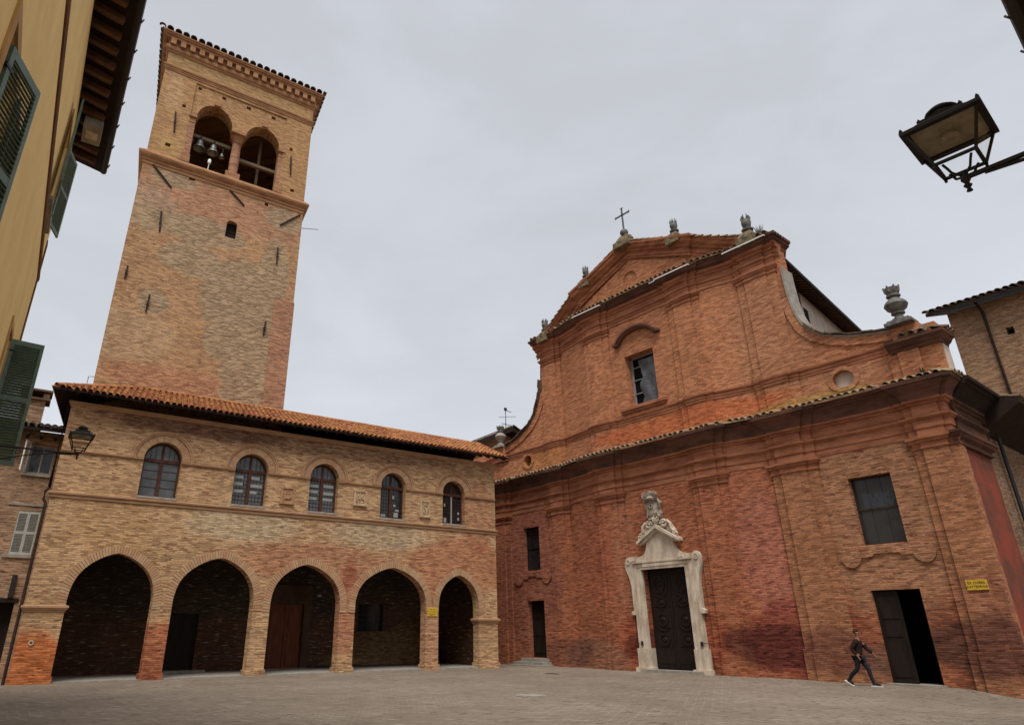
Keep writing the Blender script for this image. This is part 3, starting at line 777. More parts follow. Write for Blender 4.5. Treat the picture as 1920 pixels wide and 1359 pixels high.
# ------------------------------------------------------------------ bell tower
def build_tower():
    T = thing('bell_tower', 'tall square brick bell tower with twin-arched belfry rising behind the loggia roof', 'tower', (PX, PY, 0), PA)
    X0, X1, Y0, Y1 = -23.54, -14.93, 2.62, 11.2
    def holes_in(lst): return [rect(x - w, x + w, z - .1, z + .1) for x, z, w in lst]
    low = holes_in([(-21.1, 23.95, .15), (-17.06, 23.86, .10)]) + [round_top(-19.0, -18.45, 21.08, 21.95, 8, rise=.18)]
    bm = B(); slab(bm, rect(X0, X1 - .0, 5.7, 24.35), low, Y0, Y0 + .6)
    box(bm, X0, X0 + .6, Y0 + .6, Y1, 5.7, 24.35); box(bm, X1 - .6, X1, Y0 + .6, Y1, 5.7, 24.35); box(bm, X0 + .6, X1 - .6, Y1 - .6, Y1, 5.7, 24.35)
    box(bm, X0 + .6, X1 - .6, Y0 + .6, Y1 - .6, 19.5, 19.8)
    obj('wall', bm, M['brick_tower'], T)
    bm = B(); box(bm, X1 - 1.05, X1 + .045, Y0 - .045, Y0 + .3, 5.7, 18.2); obj('quoin', bm, M['brick_quoin'], T)
    bm = B(); box(bm, -18.98, -18.47, Y0 + .3, Y0 + .34, 21.1, 22.1); 
    for k in range(3): box(bm, -18.98, -18.47, Y0 + .27, Y0 + .30, 21.28 + k * .25, 21.31 + k * .25)
    obj('window', bm, M['wood_dark'], T)
    # string course below the belfry
    bm = B()
    ring = [(X0, Y1, 0), (X0, Y0, 0), (X1, Y0, 0), (X1, Y1, 0)]
    sweep(bm, ring, [(0, 23.98), (.04, 24.0), (.04, 24.16), (.09, 24.18), (.09, 24.30), (.16, 24.34), (.24, 24.42), (.28, 24.52), (.26, 24.62), (.18, 24.68), (.05, 24.82), (0, 24.83)])
    obj('string_course', bm, M['mould_tower'], T)
    # belfry
    bX0, bX1 = X0 + .06, X1 - .02; by = Y0 + .04
    a1 = round_top(-21.46, -19.50, 24.86, 28.03, 20, rise=1.18); a2 = round_top(-18.72, -16.74, 24.86, 27.85, 20, rise=1.16)
    put = holes_in([(-22.57, 25.54, .13), (-22.18, 28.39, .09), (-21.55, 30.02, .09), (-20.21, 30.0, .10), (-18.78, 29.98, .13), (-17.3, 29.97, .12), (-16.05, 28.15, .09), (-15.72, 25.32, .11)])
    twin = [(-21.46, 24.86), (-16.74, 24.86)] + a2[2:] + [(-18.72, 28.03), (-19.50, 28.03)] + a1[3:]
    bm = B(); slab(bm, rect(bX0, bX1, 24.5, 32.4), [twin] + put, by, by + .85)
    for x0, x1 in ((bX0, bX0 + .7), (bX1 - .7, bX1)): box(bm, x0, x1, by + .85, Y1 - .05, 24.5, 32.4)
    box(bm, bX0 + .7, bX1 - .7, Y1 - .7, Y1 - .05, 24.5, 32.4); box(bm, bX0 + .7, bX1 - .7, by + .85, Y1 - .7, 24.5, 24.84); box(bm, bX0 + .7, bX1 - .7, by + .85, Y1 - .7, 31.4, 31.8)
    obj('belfry', bm, M['brick_belfry'], T)
    bm = B()       # raised frame round the recessed panel
    slab(bm, rect(bX0, bX1, 24.75, 32.3), [rect(-21.78, -16.50, 24.75 + .001, 30.26)] + holes_in([(-22.57, 25.54, .13), (-22.18, 28.39, .09), (-16.05, 28.15, .09), (-15.72, 25.32, .11)]), by - .07, by - .001)
    obj('belfry_frame', bm, M['brick_belfry'], T)
    ring2 = [(bX0, Y1, 0), (bX0, by - .07, 0), (bX1, by - .07, 0), (bX1, Y1, 0)]
    bm = B(); sweep(bm, ring2, [(0, 30.42), (.04, 30.44), (.04, 30.52), (.07, 30.54), (.07, 30.62), (.12, 30.66), (.13, 30.74), (0, 30.80)]); obj('cornice', bm, M['mould_tower'], T)
    bm = B()
    sweep(bm, ring2, [(0, 31.66), (.06, 31.70), (.06, 31.78), (.14, 31.84), (.17, 31.95), (.17, 32.03), (.10, 32.06), (.10, 32.44), (.30, 32.46), (.32, 32.56), (.40, 32.58), (.42, 32.66), (.47, 32.68), (.48, 32.76), (0, 32.80)])
    cn = obj('cornice', bm, M['mould_tower'], T)
    bm = B(); n = 17
    for k in range(n):
        x = bX0 - .1 + (bX1 - bX0 + .2) * (k + .5) / n; box(bm, x - .14, x + .14, by - .07 - .32, by - .07 - .10, 32.06, 32.45)
        y = by + (Y1 - by) * (k + .5) / n
        box(bm, bX0 - .32, bX0 - .10, y - .14, y + .14, 32.06, 32.45); box(bm, bX1 + .10, bX1 + .32, y - .14, y + .14, 32.06, 32.45)
    obj_loose('dentil', bm, M['mould_tower'], cn)
    # roof
    o_ = .53; c = ((bX0 + bX1) / 2, (by + Y1) / 2)
    bm = B(); ap = bm.verts.new((c[0], c[1], 34.9))
    e = [bm.verts.new(p) for p in ((bX0 - o_, by - o_, 32.80), (bX1 + o_, by - o_, 32.80), (bX1 + o_, Y1 + o_, 32.80), (bX0 - o_, Y1 + o_, 32.80))]
    for i in range(4): bm.faces.new([e[i], e[(i + 1) % 4], ap])
    bm.faces.new(e)
    rf = obj('roof', bm, M['tile_dark'], T)
    bm = B()
    W = bX1 - bX0 + 2 * o_; half = W / 2; rise = 1.94; sl = atan2(rise, half)
    for (O, al, dn) in (((bX0 - o_, by - o_ - .05, 32.80), (1, 0, 0), (0, -1)), ((bX0 - o_ - .05, Y1 + o_, 32.80), (0, -1, 0), (-1, 0)), ((bX1 + o_ + .05, by - o_, 32.80), (0, 1, 0), (1, 0))):
        tile_field(bm, O, al, (dn[0] * cos(sl), dn[1] * cos(sl), -sin(sl)), W, lambda x: (0, min(1.3, min(x, W - x) + .15)), pitch=.42, L=.55, step=.46)
    obj('roof_tiles', bm, M['tile_dark'], rf)
    # column and responds of the twin arch
    bm = B(); cx, cy = -19.11, by + .42
    box(bm, -19.50, -18.72, by + .02, by + .80, 24.84, 25.26)
    lathe(bm, [(.37, 25.26), (.37, 25.34), (.29, 25.42), (.27, 25.5)], (cx, cy, 0), 20)
    obj('column_base', bm, M['mould_tower'], T, smooth=30)
    bm = B(); lathe(bm, [(.25, 25.48), (.265, 26.2), (.235, 27.45)], (cx, cy, 0), 22)
    obj('column', bm, M['brick_quoin'], T, smooth=30)
    bm = B(); lathe(bm, [(.235, 27.42), (.29, 27.46), (.29, 27.52), (.245, 27.56), (.30, 27.75), (.42, 27.88)], (cx, cy, 0), 22); box(bm, -19.52, -18.70, by - .12, by + .84, 27.86, 28.04); obj('capital', bm, M['mould_tower'], T, smooth=30)
    for x0, x1, zt in ((-21.80, -21.47, 28.03), (-16.73, -16.40, 27.85)):
        bm = B(); box(bm, x0, x1, by - .06, by + .3, 25.35, zt - .5); r_ = obj('respond', bm, M['brick_quoin'], T)
        bm = B(); box(bm, x0 - .06, x1 + .06, by - .12, by + .3, 24.84, 25.35); box(bm, x0 - .05, x1 + .05, by - .12, by + .3, zt - .14, zt); box(bm, x0 - .02, x1 + .02, by - .09, by + .3, zt - .5, zt - .42)
        obj_loose('respond_block', bm, M['mould_tower'], r_)
    bm = B(); box(bm, -20.64, -20.30, by - .09, by + .02, 29.24, 29.52); obj('keystone', bm, M['mould_tower'], T)
    bm = B(); box(bm, -17.88, -17.56, by - .09, by + .02, 29.05, 29.34); obj('keystone', bm, M['mould_tower'], T)
    # timber beams in the openings
    bm = B(); box(bm, -21.5, -19.4, by + 1.0, by + 1.22, 27.50, 27.68); box(bm, -18.9, -16.6, by + .9, by + 1.1, 26.82, 27.0); box(bm, -17.75, -17.6, by + 1.6, by + 1.75, 24.84, 31); obj_loose('bell_beam', bm, M['wood_beam'], T)
    # wall irons
    irons = [(-23.05, 24.02, -21.99, 22.99), (-19.12, 24.0, -18.25, 23.3), (-15.1, 23.85, -16.17, 22.76), (-22.23, 21.44, -22.13, 20.25), (-16.13, 21.31, -16.1, 20.29), (-23.19, 17.93, -23.19, 17.25), (-22.0, 16.71, -22.02, 15.78),
             (-16.3, 16.72, -16.35, 15.94), (-22.52, 27.76, -22.39, 26.42), (-16.01, 27.6, -15.92, 26.3)]
    for xa, za, xb, zb in irons:
        yy = (Y0 if za < 24.5 else by - .07) - .04
        bm = B(); tube(bm, [(xa, yy, za), ((xa + xb) / 2, yy - .02, (za + zb) / 2), (xb, yy, zb)], .045, 6)
        if abs(xa - xb) < .3: box(bm, (xa + xb) / 2 - .055, (xa + xb) / 2 + .055, yy - .05, yy + .05, (za + zb) / 2 - .1, (za + zb) / 2 + .1)
        obj('tie_iron', bm, M['iron_rust'], T)
    bm = B(); tube(bm, [(X1 - .05, Y0 + .3, 23.2), (X1 + 1.0, Y0 + .1, 23.35)], .02, 6); obj('cable_bar', bm, M['iron_grey'], T)
    bm = B()
    # rail at the foot of the left edge
    tube(bm, [(X0 - .25, Y0 + .2, 11.2), (X0 - .25, Y0 + .2, 12.2), (X0 + .02, Y0 + .1, 12.2)], .02, 6); obj('roof_rail', bm, M['iron_grey'], T)
    skew(T, .135, Y0)
    # bells (hang from the beam)
    prof = [(.02, .0), (.10, -.02), (.13, -.08), (.15, -.22), (.19, -.36), (.27, -.46), (.275, -.49), (.22, -.47), (.05, -.30)]
    bells = [(-20.9, 27.50, 1.25, 'larger left bronze bell in the left belfry arch'), (-20.16, 27.48, 1.2, 'bright bronze bell under the beam, right one of the left arch'),
             (-21.36, 27.46, .55, 'tiny pale bell at the far left of the left belfry arch'), (-19.64, 27.1, .6, 'tiny pale bell low beside the belfry column')]
    for x, z, s, lab in bells:
        w = po_w(x, by + 1.1, z)
        t = thing('bell', lab, 'bell', w, PA, 'bells hanging in the belfry')
        bm = B(); lathe(bm, [(r * s, h * s) for r, h in prof], (0, 0, -.04), 18); obj('bell_body', bm, M['bronze'], t, smooth=50)
        bm = B(); box(bm, -.035, .035, -.13, .13, -.06, .22); obj('bell_clamp', bm, M['iron_rust'], t)
    t = thing('floodlight', 'small white floodlight on a stalk at the sill of the left belfry arch', 'floodlight', po_w(-20.42, by - .05, 24.84), PA)
    bm = B(); tube(bm, [(0, 0, 0), (.02, 0, .42)], .022, 6); obj('stalk', bm, M['white_metal'], t)
    bm = B(); lathe(bm, [(.03, .40), (.085, .43), (.09, .62), (.06, .68)], (.02, 0, 0), 12); obj('lamp_head', bm, M['white_metal'], t, smooth=40)
build_tower()

# ------------------------------------------------------------------ church
PIL = [(-11.3, .875), (-6.30, .80), (-2.25, .87), (3.49, .86), (7.17, .95), (12.36, .72)]     # centre, half width of the lower layer
def base_d(s):
    pts = [(-30, .05), (-5.5, .05), (-3.12, .52), (4.36, .52), (6.22, .05), (40, .05)]
    for (a, da), (b, db) in zip(pts, pts[1:]):
        if a <= s <= b: return da + (db - da) * (s - a) / (b - a)
    return .05
XCL, XCR = -21.0, 12.95

def fac_path(z=0.0, layers=2, s0=XCL, s1=XCR, ret=None, grow=0.0):
    """plan line of the front following the pilasters; y is inward so y = -d"""
    ev = {s0, s1, -5.5, -3.12, 4.36, 6.22}
    def extra(s):
        e = 0
        for c, h in PIL:
            if layers >= 1 and c - h - grow <= s <= c + h + grow: e = max(e, .10)
            if layers >= 2 and c - h * .56 - grow <= s <= c + h * .56 + grow: e = max(e, .21)
        return e
    marks = []
    for c, h in PIL:
        if layers >= 1: marks += [c - h - grow, c + h + grow]
        if layers >= 2: marks += [c - h * .56 - grow, c + h * .56 + grow]
    allm = sorted([m for m in list(ev) + marks if s0 <= m <= s1])
    out = []
    for m in allm:
        a, b = extra(m - 1e-4), extra(m + 1e-4); d = base_d(m)
        if m > s0 + 1e-6: out.append((m, -(d + a), z))
        if m < s1 - 1e-6 and (abs(a - b) > 1e-6 or m <= s0 + 1e-6): out.append((m, -(d + b), z))
    # drop duplicates
    r = [out[0]]
    for p in out[1:]:
        if (Vector(p) - Vector(r[-1])).length > 1e-4: r.append(p)
    if ret:
        last = r[-1]
        r.append((last[0], ret, z))
    return r

def facade_wall(bm, zbot, ztop, s0, s1, holes, y1=.9, layers=0):
    """flat bays of wall along the plan line; ztop is a function"""
    cuts = [s0] + [c for c in (-5.5, -3.12, 4.36, 6.22) if s0 < c < s1] + [s1]
    for a, b in zip(cuts, cuts[1:]):
        da, db = base_d(a + 1e-5), base_d(b - 1e-5)
        xs = sorted({a, b} | {q for q in [x for x, z in volute_pts(1)] + [x for x, z in volute_pts(-1)] + [8.35, -7.05, .62] if a < q < b})
        outer = [(a, zbot), (b, zbot)] + [(x, ztop(x)) for x in reversed(xs)]
        hs = [h for h in holes if a < min(p[0] for p in h) and max(p[0] for p in h) < b]
        sh = Matrix.Identity(4); k = (db - da) / (b - a)
        # shear so the plate follows the slanting bay
        sh[1][0] = -k; sh[1][3] = -(da - k * a)
        slab(bm, outer, hs, 0, y1 - .2, M=sh)

def volute_z(s):
    """top edge of the upper storey wall in the wings"""
    R = [(8.35, 18.0), (8.36, 16.9), (8.40, 15.4), (8.52, 14.55), (8.75, 13.85), (9.15, 13.33), (9.75, 12.95), (10.5, 12.68), (11.3, 12.5), (12.0, 12.38), (13.0, 12.35)]
    L = [(-7.05, 18.0), (-7.06, 16.85), (-7.25, 15.2), (-7.45, 14.6), (-7.8, 13.9), (-8.4, 13.3), (-9.2, 12.85), (-10.0, 12.56), (-10.8, 12.38), (-21.6, 12.2)]
    T = R if s > 0 else [(-a, b) for a, b in L]
    x = s if s > 0 else -s
    if x <= T[0][0]: return 18.0
    for (a, za), (b, zb) in zip(T, T[1:]):
        if a <= x <= b: return za + (zb - za) * (x - a) / (b - a)
    return T[-1][1]

def volute_pts(side):
    if side > 0: return [(8.36, 16.9), (8.37, 16.2), (8.40, 15.4), (8.52, 14.55), (8.75, 13.85), (9.15, 13.33), (9.75, 12.95), (10.5, 12.68), (11.3, 12.5), (12.0, 12.38)]
    return [(-7.06, 16.85), (-7.12, 16.0), (-7.25, 15.2), (-7.45, 14.6), (-7.8, 13.9), (-8.4, 13.3), (-9.2, 12.85), (-10.0, 12.56), (-10.8, 12.38)]

def build_church():
    T = thing('church', 'large red brick baroque church front with pediment, pilasters and white stone portal', 'church', (CGx, CGy, 0), CA)
    # lower wall
    doorL, winL = rect(-9.28, -7.93, .28, 3.2), rect(-9.38, -8.08, 4.82, 7.25)
    doorR, winR = rect(9.02, 10.64, -.12, 2.97), rect(9.11, 10.64, 4.56, 7.09)
    door = rect(-.70, 1.72, .02, 4.30)
    bm = B(); facade_wall(bm, -1.2, lambda s: 10.0, XCL, XCR, [doorL, winL, doorR, winR, door])
    obj('wall', bm, M['brick_church'], T)
    bm = B(); box(bm, -15, 12.1, 2.6, 2.7, -1.2, 9.9); box(bm, 12.1, 12.2, .9, 2.7, -1.2, 9.9); box(bm, 7.4, 7.5, .9, 2.6, -1.2, 9.9); box(bm, 7.5, 12.1, .9, 2.6, 4.2, 4.3); box(bm, 7.5, 12.1, .72, 2.6, -.6, -.12); obj('interior', bm, M['black_void'], T)  # black boxes added so the door openings read as unlit inside
    for c, h in PIL:
        d = base_d(c); bm = B()
        for hw, e, zb in ((h, .10, -1.1), (h * .56, .21, -1.1), ):
            box(bm, c - hw, c + hw, -(d + e), -(d - .25) , zb, 8.15)
        # plinth
        box(bm, c - h - .05, c + h + .05, -(d + .16), -(d - .2), -1.1, .95); box(bm, c - h * .56 - .05, c + h * .56 + .05, -(d + .27), -(d - .2), -1.1, .95)
        p = obj('pilaster', bm, M['brick_pilaster'] if c > 6 else M['brick_church'], T)
        bm = B()
        def capline(e0, z0):
            return [(c - h, -d, 0), (c - h, -(d + .10), 0), (c - h * .56, -(d + .10), 0), (c - h * .56, -(d + .21), 0), (c + h * .56, -(d + .21), 0), (c + h * .56, -(d + .10), 0), (c + h, -(d + .10), 0), (c + h, -d, 0)]
        sweep(bm, capline(0, 0), [(0, 7.66), (.05, 7.68), (.05, 7.74), (.02, 7.76), (.02, 7.86), (.10, 7.92), (.10, 7.98), (.16, 8.02), (.17, 8.12), (0, 8.13)])
        obj('capital', bm, M['church_mould'], p)
    # lower entablature
    path = fac_path(0, 2, ret=.35); side = [(12.95, .34, 0), (12.95, 3.9, 0)]
    bm = B()
    sweep(bm, path, [(0, 8.13), (.03, 8.14), (.03, 8.38), (.07, 8.40), (.07, 8.68), (.12, 8.71), (.20, 8.78), (.21, 8.84), (.02, 8.86), (.02, 9.26), (.08, 9.28), (.12, 9.36), (.20, 9.38), (.22, 9.46)])
    en = obj('entablature', bm, M['church_mould'], T)
    bm = B()
    sweep(bm, side, [(0, 8.13), (.03, 8.14), (.03, 8.38), (.07, 8.40), (.07, 8.68), (.12, 8.71), (.20, 8.78), (.21, 8.84), (.02, 8.86), (.02, 9.26), (.08, 9.28), (.12, 9.36), (.20, 9.38), (.22, 9.46)])
    obj('flank_entablature', bm, M['church_mould_shaded'], T)
    bm = B(); sweep(bm, side, [(.20, 9.42), (.24, 9.52), (.60, 9.86), (.72, 9.90), (.74, 9.98), (.86, 10.0), (.88, 10.12), (-.3, 10.5)]); obj('flank_eave', bm, M['wood_soffit_shaded'], T)  # side return takes the soffit black: its shade is put into the colour
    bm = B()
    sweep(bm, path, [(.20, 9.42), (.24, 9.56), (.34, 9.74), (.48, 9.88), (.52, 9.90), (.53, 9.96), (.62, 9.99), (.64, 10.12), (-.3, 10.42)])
    obj('cornice', bm, M['church_mould_shaded'], en)
    bm = B()
    flat = fac_path(0, 1)
    def clean(p): return [q for i, q in enumerate(p)]
    tile_edge(bm, clean([(XCL, -.05, 0), (-5.5, -.12, 0), (-3.2, -.62, 0), (4.4, -.62, 0), (6.3, -.14, 0), (13.35, -.14, 0)]), .72, 10.14, .75, .24)
    tile_edge(bm, [(12.95, -.6, 0), (12.95, 4.0, 0)], .72, 10.14, .7, .24)
    obj('cornice_tiles', bm, M['tile_cornice'], en)
    # portal door leaves and side openings
    d = base_d(.5)
    dr = B(); y = -d + .32
    for sx in (0, 1):
        a, b = (-.69, .50) if sx == 0 else (.52, 1.71)
        box(dr, a, b, y, y + .08, .03, 4.29)
        m = (a + b) / 2
        for z0, z1 in ((.25, .75), (.95, 1.55), (1.75, 2.45), (2.65, 3.05), (3.2, 4.1)): box(dr, a + .14, b - .14, y - .02, y + .001, z0, z1)
        for zc, rz in ((1.25, .26), (2.1, .30), (2.85, .22), (3.65, .40)):
            o_, i_ = ellipse(m, zc, .30, rz, 24), ellipse(m, zc, .22, rz - .08, 24)
            slab(dr, o_, [i_], y - .06, y - .018); lathe(dr, [(.15, 0), (.10, .04), (.0, .05)], (0, 0, 0), 16)
            for v in dr.verts[-48:]: v.co = Vector((m + v.co.x, y - .02 - v.co.z, zc + v.co.y * .8))
        for zc in (1.72, 3.12): tube(dr, [(m - .28, y - .03, zc + .06), (m - .1, y - .05, zc - .05), (m + .06, y - .05, zc - .1), (m + .22, y - .03, zc - .04), (m + .26, y - .03, zc + .05)], .03, 6)
    obj('portal_door', dr, M['wood_portal'], T)
    # white stone portal
    bm = B(); yf = -d - .20
    slab(bm, [(-1.22, -.2), (-.70, -.2), (-.70, 4.30), (1.72, 4.30), (1.72, -.2), (2.27, -.2), (2.27, 4.62), (-1.22, 4.62)], (), yf, -d + .3)
    slab(bm, [(-1.02, -.15), (-.92, -.15), (-.92, 4.42), (1.94, 4.42), (1.94, -.15), (2.06, -.15), (2.06, 4.54), (-1.02, 4.54)], (), yf - .03, yf + .01)
    for x0, x1 in ((-1.30, -.68), (1.70, 2.36)):
        box(bm, x0, x1, yf - .05, -d + .3, -.25, .88); box(bm, x0 - .1, x1 + .1, yf - .16, -d + .2, -.35, .08)
    # side consoles (scrolls) right and left of the lintel
    def mir(x): return 1.05 - x
    con = [(2.24, 2.30), (2.48, 2.32), (2.50, 2.44), (2.34, 2.52), (2.36, 3.1), (2.36, 3.6), (2.46, 4.0), (2.60, 4.35), (2.62, 4.66), (2.52, 4.86), (2.36, 4.92), (2.20, 4.84), (2.16, 4.62), (2.16, 3.2)]
    slab(bm, con, (), yf - .02, -d + .05); slab(bm, [(mir(x), z) for x, z in con][::-1], (), yf - .02, -d + .05)
    for x in (2.40, mir(2.40)):
        slab(bm, ellipse(x, 4.70, .13, .14, 20), [ellipse(x, 4.70, .07, .08, 20)], yf - .07, yf - .018); slab(bm, ellipse(x, 4.70, .035, .04, 12), (), yf - .07, yf - .018)
    # moulded shelf, attic block with curved sides, gable
    att = [(-1.02, 4.62), (2.07, 4.62), (2.07, 4.84), (1.80, 4.88), (1.62, 4.92), (1.46, 5.02), (1.34, 5.2), (1.28, 5.42), (1.30, 5.50), (.53, 6.05), (-.24, 5.50), (-.23, 5.42), (-.29, 5.2), (-.41, 5.02), (-.57, 4.92), (-.75, 4.88), (-1.02, 4.84)]
    slab(bm, att, (), yf + .02, -d + .05)
    for x0, x1 in ((-1.08, -.50), (1.55, 2.13)): box(bm, x0, x1, yf - .12, -d, 4.60, 4.70); box(bm, x0 + .05, x1 - .05, yf - .06, -d, 4.70, 4.84); box(bm, x0 - .02, x0 + .24 if x0 < 0 else x0 + .24, yf - .14, -d, 4.70, 4.90)
    box(bm, -.5, 1.55, yf - .04, -d, 4.60, 4.66)
    for sg in (-1, 1):
        e = [(.53, 6.10), (.53 + sg * 1.16, 5.44), (.53 + sg * 1.16, 5.56), (.53, 6.27)]
        slab(bm, e if sg > 0 else e[::-1], (), yf - .22, -d)
        e = [(.53, 5.98), (.53 + sg * .98, 5.40), (.53 + sg * 1.05, 5.46), (.53, 6.11)]
        slab(bm, e if sg > 0 else e[::-1], (), yf - .12, -d + .01)
        # scrolls lying on the gable
        def spiral(cx, cz, r0, turns, a0, dirn):
            return [(cx + (r0 * (1 - .75 * k / 26)) * cos(a0 + dirn * turns * 2 * pi * k / 26), yf - .06, cz + (r0 * (1 - .75 * k / 26)) * sin(a0 + dirn * turns * 2 * pi * k / 26)) for k in range(27)]
        tube(bm, spiral(.53 + sg * .42, 6.28, .20, 1.4, radians(200) if sg > 0 else radians(-20), -sg), .06, 8)
        tube(bm, spiral(.53 + sg * 1.0, 5.76, .15, 1.3, radians(90), sg), .05, 8)
        tube(bm, [(.53 + sg * .60, yf - .06, 6.40), (.53 + sg * .78, yf - .07, 6.24), (.53 + sg * .80, yf - .06, 6.02), (.53 + sg * .92, yf - .06, 5.90)], [.07, .08, .07, .06], 8)
        slab(bm, ellipse(.53 + sg * .42, 6.26, .18, .19, 16), (), yf - .02, -d)
        slab(bm, [(.53 + sg * .5, 6.0), (.53 + sg * .98, 5.7), (.53 + sg * .86, 6.05), (.53 + sg * .62, 6.35)] if sg > 0 else [(.53 - .5, 6.0), (.53 - .62, 6.35), (.53 - .86, 6.05), (.53 - .98, 5.7)], (), yf - .02, -d)
    # shell at the peak
    for k in range(5):
        a = radians(90 + (k - 2) * 17); tube(bm, [(.53, yf - .05, 6.22), (.53 + .22 * cos(a), yf - .1, 6.22 + .26 * sin(a)), (.53 + .30 * cos(a), yf - .06, 6.26 + .42 * sin(a))], [.03, .06, .05], 8)
    po = obj('portal', bm, M['stone_white'], T, smooth=35)
    bm = B()
    for x in (-.98, 2.12):
        tube(bm, [(x - (.42 if x < 0 else -.05), yf - .04, 1.12), (x + (.05 if x < 0 else .5), yf - .04, 1.10)], .014, 6); box(bm, x - .04, x + .05, yf - .09, yf, 1.0, 1.18)
    obj_loose('door_holdback', bm, M['iron'], po)
    bm = B(); box(bm, -1.0, 2.1, -d - .5, -d + .4, -.5, .02); obj('threshold', bm, M['stone_step'], po)
    # left side door with steps
    bm = B(); box(bm, -9.28, -7.93, .32, .38, .28, 3.2)
    for z in (.5, 1.4, 2.3): box(bm, -9.1, -8.65, .29, .321, z, z + .75); box(bm, -8.55, -8.1, .29, .321, z, z + .75)
    sd = obj('side_door', bm, M['wood_dark'], T)
    bm = B()
    for k, (e, z) in enumerate(((.35, .26), (.7, .10), (1.05, -.04))): box(bm, -9.6 - k * .22, -7.75 + k * .16, -.05 - e, .3, -.6, z)
    obj('step', bm, M['stone_step'], T)
    # right side door: left leaf shut, right half open on the dark
    bm = B(); y = .10
    box(bm, 9.03, 9.84, y, y + .07, -.1, 2.96)
    for z0, z1 in ((.1, 1.25), (1.4, 1.9), (2.0, 2.75)): box(bm, 9.15, 9.72, y - .025, y + .001, z0, z1)
    box(bm, 10.56, 10.63, y, y + .9, -.1, 2.96)
    obj('side_door', bm, M['wood_dark'], T)
    bm = B(); box(bm, 8.95, 10.75, -.30, .5, -.5, -.10); obj('step', bm, M['stone_step'], T)
    # windows of the lower storey, with aprons
    for (x0, x1, z0, z1, mat) in ((-9.38, -8.08, 4.82, 7.25, M['glass_dark']), (9.11, 10.64, 4.56, 7.09, M['glass_dusty'])):
        bm = B(); y = .22
        slab(bm, rect(x0, x1, z0, z1), [rect(x0 + .06, x1 - .06, z0 + .06, z1 - .06)], y, y + .06)
        zc = z0 + (z1 - z0) * .52; box(bm, x0 + .05, x1 - .05, y - .02, y + .05, zc - .035, zc + .035)
        w = obj('window', bm, M['iron_rust'] if x0 > 0 else M['wood_dark'], T)
        bm = B(); box(bm, x0 + .03, x1 - .03, y + .03, y + .04, z0 + .03, z1 - .03); obj('pane', bm, mat, w)
        if x0 > 0:
            bm = B()
            for k in (1, 2): box(bm, x0 + (x1 - x0) * k / 3 - .006, x0 + (x1 - x0) * k / 3 + .006, y + .018, y + .029, z0 + .06, z1 - .06)
            obj('glazing_bar', bm, M['iron_rust'], w)
            bm = B(); box(bm, x0 + .28, x1 - .1, y + .018, y + .026, zc + .04, z1 - .62); obj('blind', bm, M['glass_dark'], w)
        cx = (x0 + x1) / 2; hw = (x1 - x0) / 2
        bm = B(); zb = z0 - .03; zc = z0 - .40
        slab(bm, ellipse(cx - hw - .49, zc - .01, .36, .36, 24), (), -.125, .05); slab(bm, ellipse(cx + hw + .47, zc + .02, .36, .36, 24), (), -.125, .05)
        slab(bm, [(cx - hw - .14, zc - .04), (cx - hw + .28, zc - .02), (cx - hw + .34, zc + .07), (cx + hw - .34, zc + .07), (cx + hw - .28, zc - .02), (cx + hw + .12, zc - .02), (cx + hw + .03, zb), (cx - hw - .03, zb)], (), -.115, .05)
        obj_loose('apron', bm, M['brick_church'], T)
    # ---- upper storey
    ovR, ovL = ellipse(9.84, 11.06, .42, .36, 26), ellipse(-8.70, 11.20, .32, .34, 26)
    win = rect(-.45, 1.37, 12.44, 15.24)
    def ztop(s): return volute_z(s)
    bm = B(); facade_wall(bm, 10.0, ztop, XCL, 13.40, [ovR, ovL, win])
    obj('upper_wall', bm, M['brick_church_upper'], T)
    for c, h in PIL[1:5]:
        d = base_d(c); bm = B()
        box(bm, c - h, c + h, -(d + .10), -(d - .25), 10.2, 17.24); box(bm, c - h * .56, c + h * .56, -(d + .19), -(d - .25), 10.2, 17.24)
        box(bm, c - h - .04, c + h + .04, -(d + .14), -(d - .25), 11.9, 12.35)
        p = obj('pilaster', bm, M['brick_church_upper'], T)
        bm = B()
        cl = [(c - h, -d, 0), (c - h, -(d + .10), 0), (c - h * .56, -(d + .10), 0), (c - h * .56, -(d + .19), 0), (c + h * .56, -(d + .19), 0), (c + h * .56, -(d + .10), 0), (c + h, -(d + .10), 0), (c + h, -d, 0)]
        sweep(bm, cl, [(0, 16.82), (.05, 16.84), (.05, 16.9), (.02, 16.92), (.02, 17.0), (.09, 17.05), (.09, 17.11), (.14, 17.15), (.14, 17.22), (0, 17.24)])
        obj('capital', bm, M['church_mould'], p)
    c, h = PIL[5]; bm = B(); box(bm, c - h, 13.41, -.15, .1, 10.2, 11.5); box(bm, c - h * .5, c + h * .5, -.24, .1, 10.2, 11.5); obj('pilaster', bm, M['brick_church_upper'], T)
    # middle moulding
    bm = B()
    sweep(bm, fac_path(0, 2, s1=13.41, ret=.2), [(0, 11.55), (.03, 11.56), (.03, 11.66), (.06, 11.68), (.06, 11.78), (.12, 11.84), (.13, 11.90), (0, 11.93)])
    obj('band_moulding', bm, M['church_mould'], T)
    # upper entablature
    up = fac_path(0, 2, s0=-7.1, s1=8.12)
    up = [(-7.1, .9, 0)] + up + [(8.12, .9, 0)]
    bm = B()
    sweep(bm, up, [(0, 17.24), (.03, 17.26), (.03, 17.42), (.06, 17.44), (.06, 17.54), (.14, 17.60), (.14, 17.66), (.02, 17.68), (.02, 17.96), (.08, 17.98), (.10, 18.06), (.20, 18.12), (.28, 18.24)])
    en = obj('entablature', bm, M['church_mould'], T)
